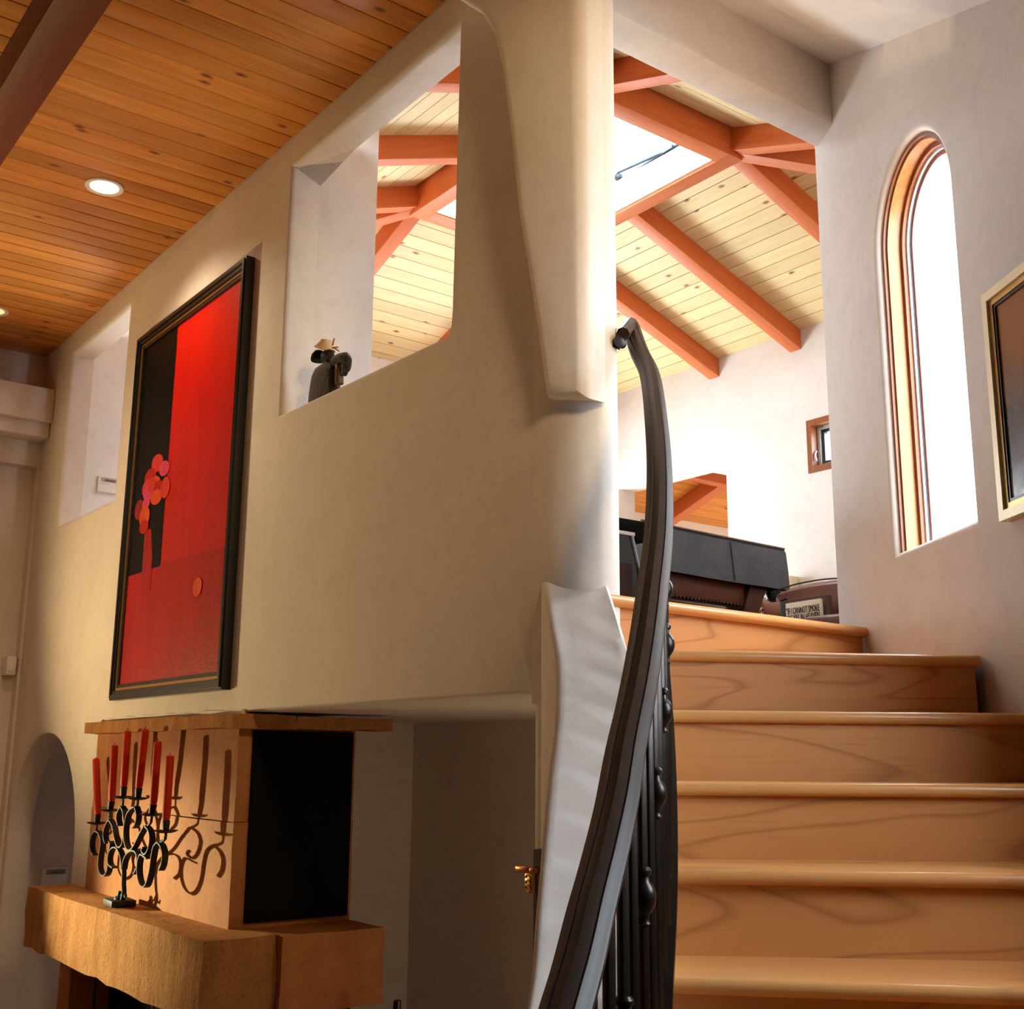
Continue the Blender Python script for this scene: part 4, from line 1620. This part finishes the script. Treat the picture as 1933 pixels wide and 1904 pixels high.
obj('seat', newbox((XSF + .03, ac.y - 2.0, ZU + .1), (XSF + .7, ac.y - .1, ZU + .42), bev=.04), LEA, so)
obj('back', newbox((XSF + .52, ac.y - 2.05, ZU + .1), (XSF + .78, ac.y - .05, at(1480, 1135, X=XSF + .55).z), bev=.05), LEA, so)
for yy in (ac.y - 1.95, ac.y):
    obj('foot', newbox((XSF + .05, yy - .03, ZU), (XSF + .12, yy + .03, ZU + .1), bev=.005), DOAK, so)

# leather armchair nearer, cut off by the stair wall
XA = 5.3
p0 = at(1455, 1125, X=XA)
p1 = at(1578, 1096, X=XA)
ar = empty('leather_armchair', (XA + .2, p1.y, ZU), 'dark brown leather armchair back rising behind the stair wall edge', 'armchair')
fA = lambda a, b, d: Vector((XA + d, a, b))
pts = [at(*q, X=XA) for q in ((1456, 1128), (1462, 1118), (1490, 1106), (1530, 1097), (1570, 1092), (1640, 1090), (1640, 1200), (1500, 1165), (1470, 1142), (1458, 1136))]
poly = [(p.y, p.z) for p in pts]
bm = slab(fA, poly, [], .3, .06, steps=5)
obj('back_cushion', bm, LEAD, ar, ang=60)
bm = bmesh.new()
tube(bm, spline([p + Vector((-.002, 0, 0)) for p in pts[:6]]), .0045, 6)
obj('piping', bm, BLACKP, ar)
bm = bmesh.new()
q0, q1 = at(1498, 1172, X=XA - .5), at(1600, 1155, X=XA - .5)
sx = [(q0.y, q0.z - .01), (q0.y - .08, q0.z + .02), (q1.y, q1.z), (q1.y - .2, q1.z), (q1.y - .2, ZU + .1), (q0.y, ZU + .1)]
bm = slab(lambda a, b, d: Vector((XA - .5 + d, a, b)), sx, [], .27, .03)
obj('seat_cushion', bm, LEAD, ar, ang=60)
obj('base', newbox((XA - .45, q1.y - .2, ZU), (XA + .3, q0.y - .02, ZU + .12), bev=.02), LEAD, ar)

# wooden quote sign standing on the sofa seat
XG = 5.11
g = [at(*q, X=XG) for q in ((1482, 1139), (1549, 1144), (1552, 1176), (1487, 1170))]
sg = empty('quote_sign', (XG, g[0].y, ZU + .42), 'cream wooden block sign with a black hand-lettered smoking quotation in front of the sofa', 'sign')
gy0, gy1, gz1 = g[0].y, g[1].y, (g[0].z + g[1].z) / 2
gw = abs(gy1 - gy0)
tilt = math.atan2(g[1].z - g[0].z, gy0 - gy1)
hgt = .36
MG = Matrix.Translation(Vector((XG, gy0, g[0].z))) @ Matrix.Rotation(-.02, 4, 'X')
bm = newbox((0, -gw, -hgt), (.07, 0, 0), MG, .004)
obj('block', bm, plain('sign_cream', (226, 212, 184), .6), sg)
bm = newbox((-.0015, -.002, -hgt), (.072, .035, .012), MG, .004)
obj('side_edge', bm, plain('sign_green', (38, 44, 26), .5), sg)
bm = newbox((.02, -gw - .02, -hgt), (.075, 0.03, .022), MG, .004)
obj('back_board', bm, plain('sign_brown', (74, 42, 24), .5), sg)
for i, (txt, yo) in enumerate((('"IF I CANNOT SMOKE', .03), ('CIGARS IN HEAVEN', .07), ('THEN I SHALL', .11))):
    cu = bpy.data.curves.new('lettering', 'FONT')
    cu.body = txt
    cu.size = .052
    cu.extrude = .0008
    cu.align_x = 'CENTER'
    cu.resolution_u = 2
    to = bpy.data.objects.new('lettering', cu)
    COL.objects.link(to)
    dg = bpy.context.evaluated_depsgraph_get()
    me = bpy.data.meshes.new_from_object(to.evaluated_get(dg))
    bpy.data.objects.remove(to)
    wd = max(v.co.x for v in me.vertices) - min(v.co.x for v in me.vertices)
    sc = min(1.0, gw * .93 / wd)
    # text x runs along -Y, up is z, face looks to -X
    MM = MG @ Matrix.Translation((-.002, -gw / 2 - (.0 if i != 2 else -.01), -.03 - yo - .005)) @ Matrix(((0, 0, -1, 0), (-sc, 0, 0, 0), (0, 1, 0, 0), (0, 0, 0, 1)))
    me.transform(MM)
    me.materials.clear()
    me.materials.append(BLACKM)
    lo = bpy.data.objects.new('lettering', me)
    COL.objects.link(lo)
    lo.parent = sg
    lo.matrix_parent_inverse = pw(sg).inverted()

# cream lamp stand by the far wall, behind the table corner
XLm = 6.9
l0, l1, l2 = at(1493, 1086, X=XLm), at(1493, 1133, X=XLm), at(1474, 1086, X=XLm)
ls = empty('table_lamp', (XLm, l0.y + .1, ZU), 'cream square lamp with a turned gold collar behind the table corner', 'lamp')
obj('shade', newbox((XLm - .02, l0.y, at(1493, 1112, X=XLm).z), (XLm + .09, l2.y + .1, l0.z), bev=.004), plain('lamp_cream', (236, 226, 186), .6), ls)
bm = bmesh.new()
zc0 = at(1493, 1122, X=XLm).z
lathe(bm, [(.02, -.05), (.05, -.045), (.03, -.03), (.04, -.01), (.022, .0), (.04, .012), (.055, .03), (.02, .035)], Vector((XLm + .02, l0.y + .06, zc0)), 16)
obj('collar', bm, GILT, ls)
obj('base', newbox((XLm - .03, l0.y, ZU), (XLm + .09, l2.y + .12, zc0 - .045), bev=.004), plain('lamp_base_cream', (228, 216, 190), .6), ls)

for o in S.objects:
    if o.type == 'MESH' and o.name.split('.')[0] in ('pane',):
        o.visible_shadow = True
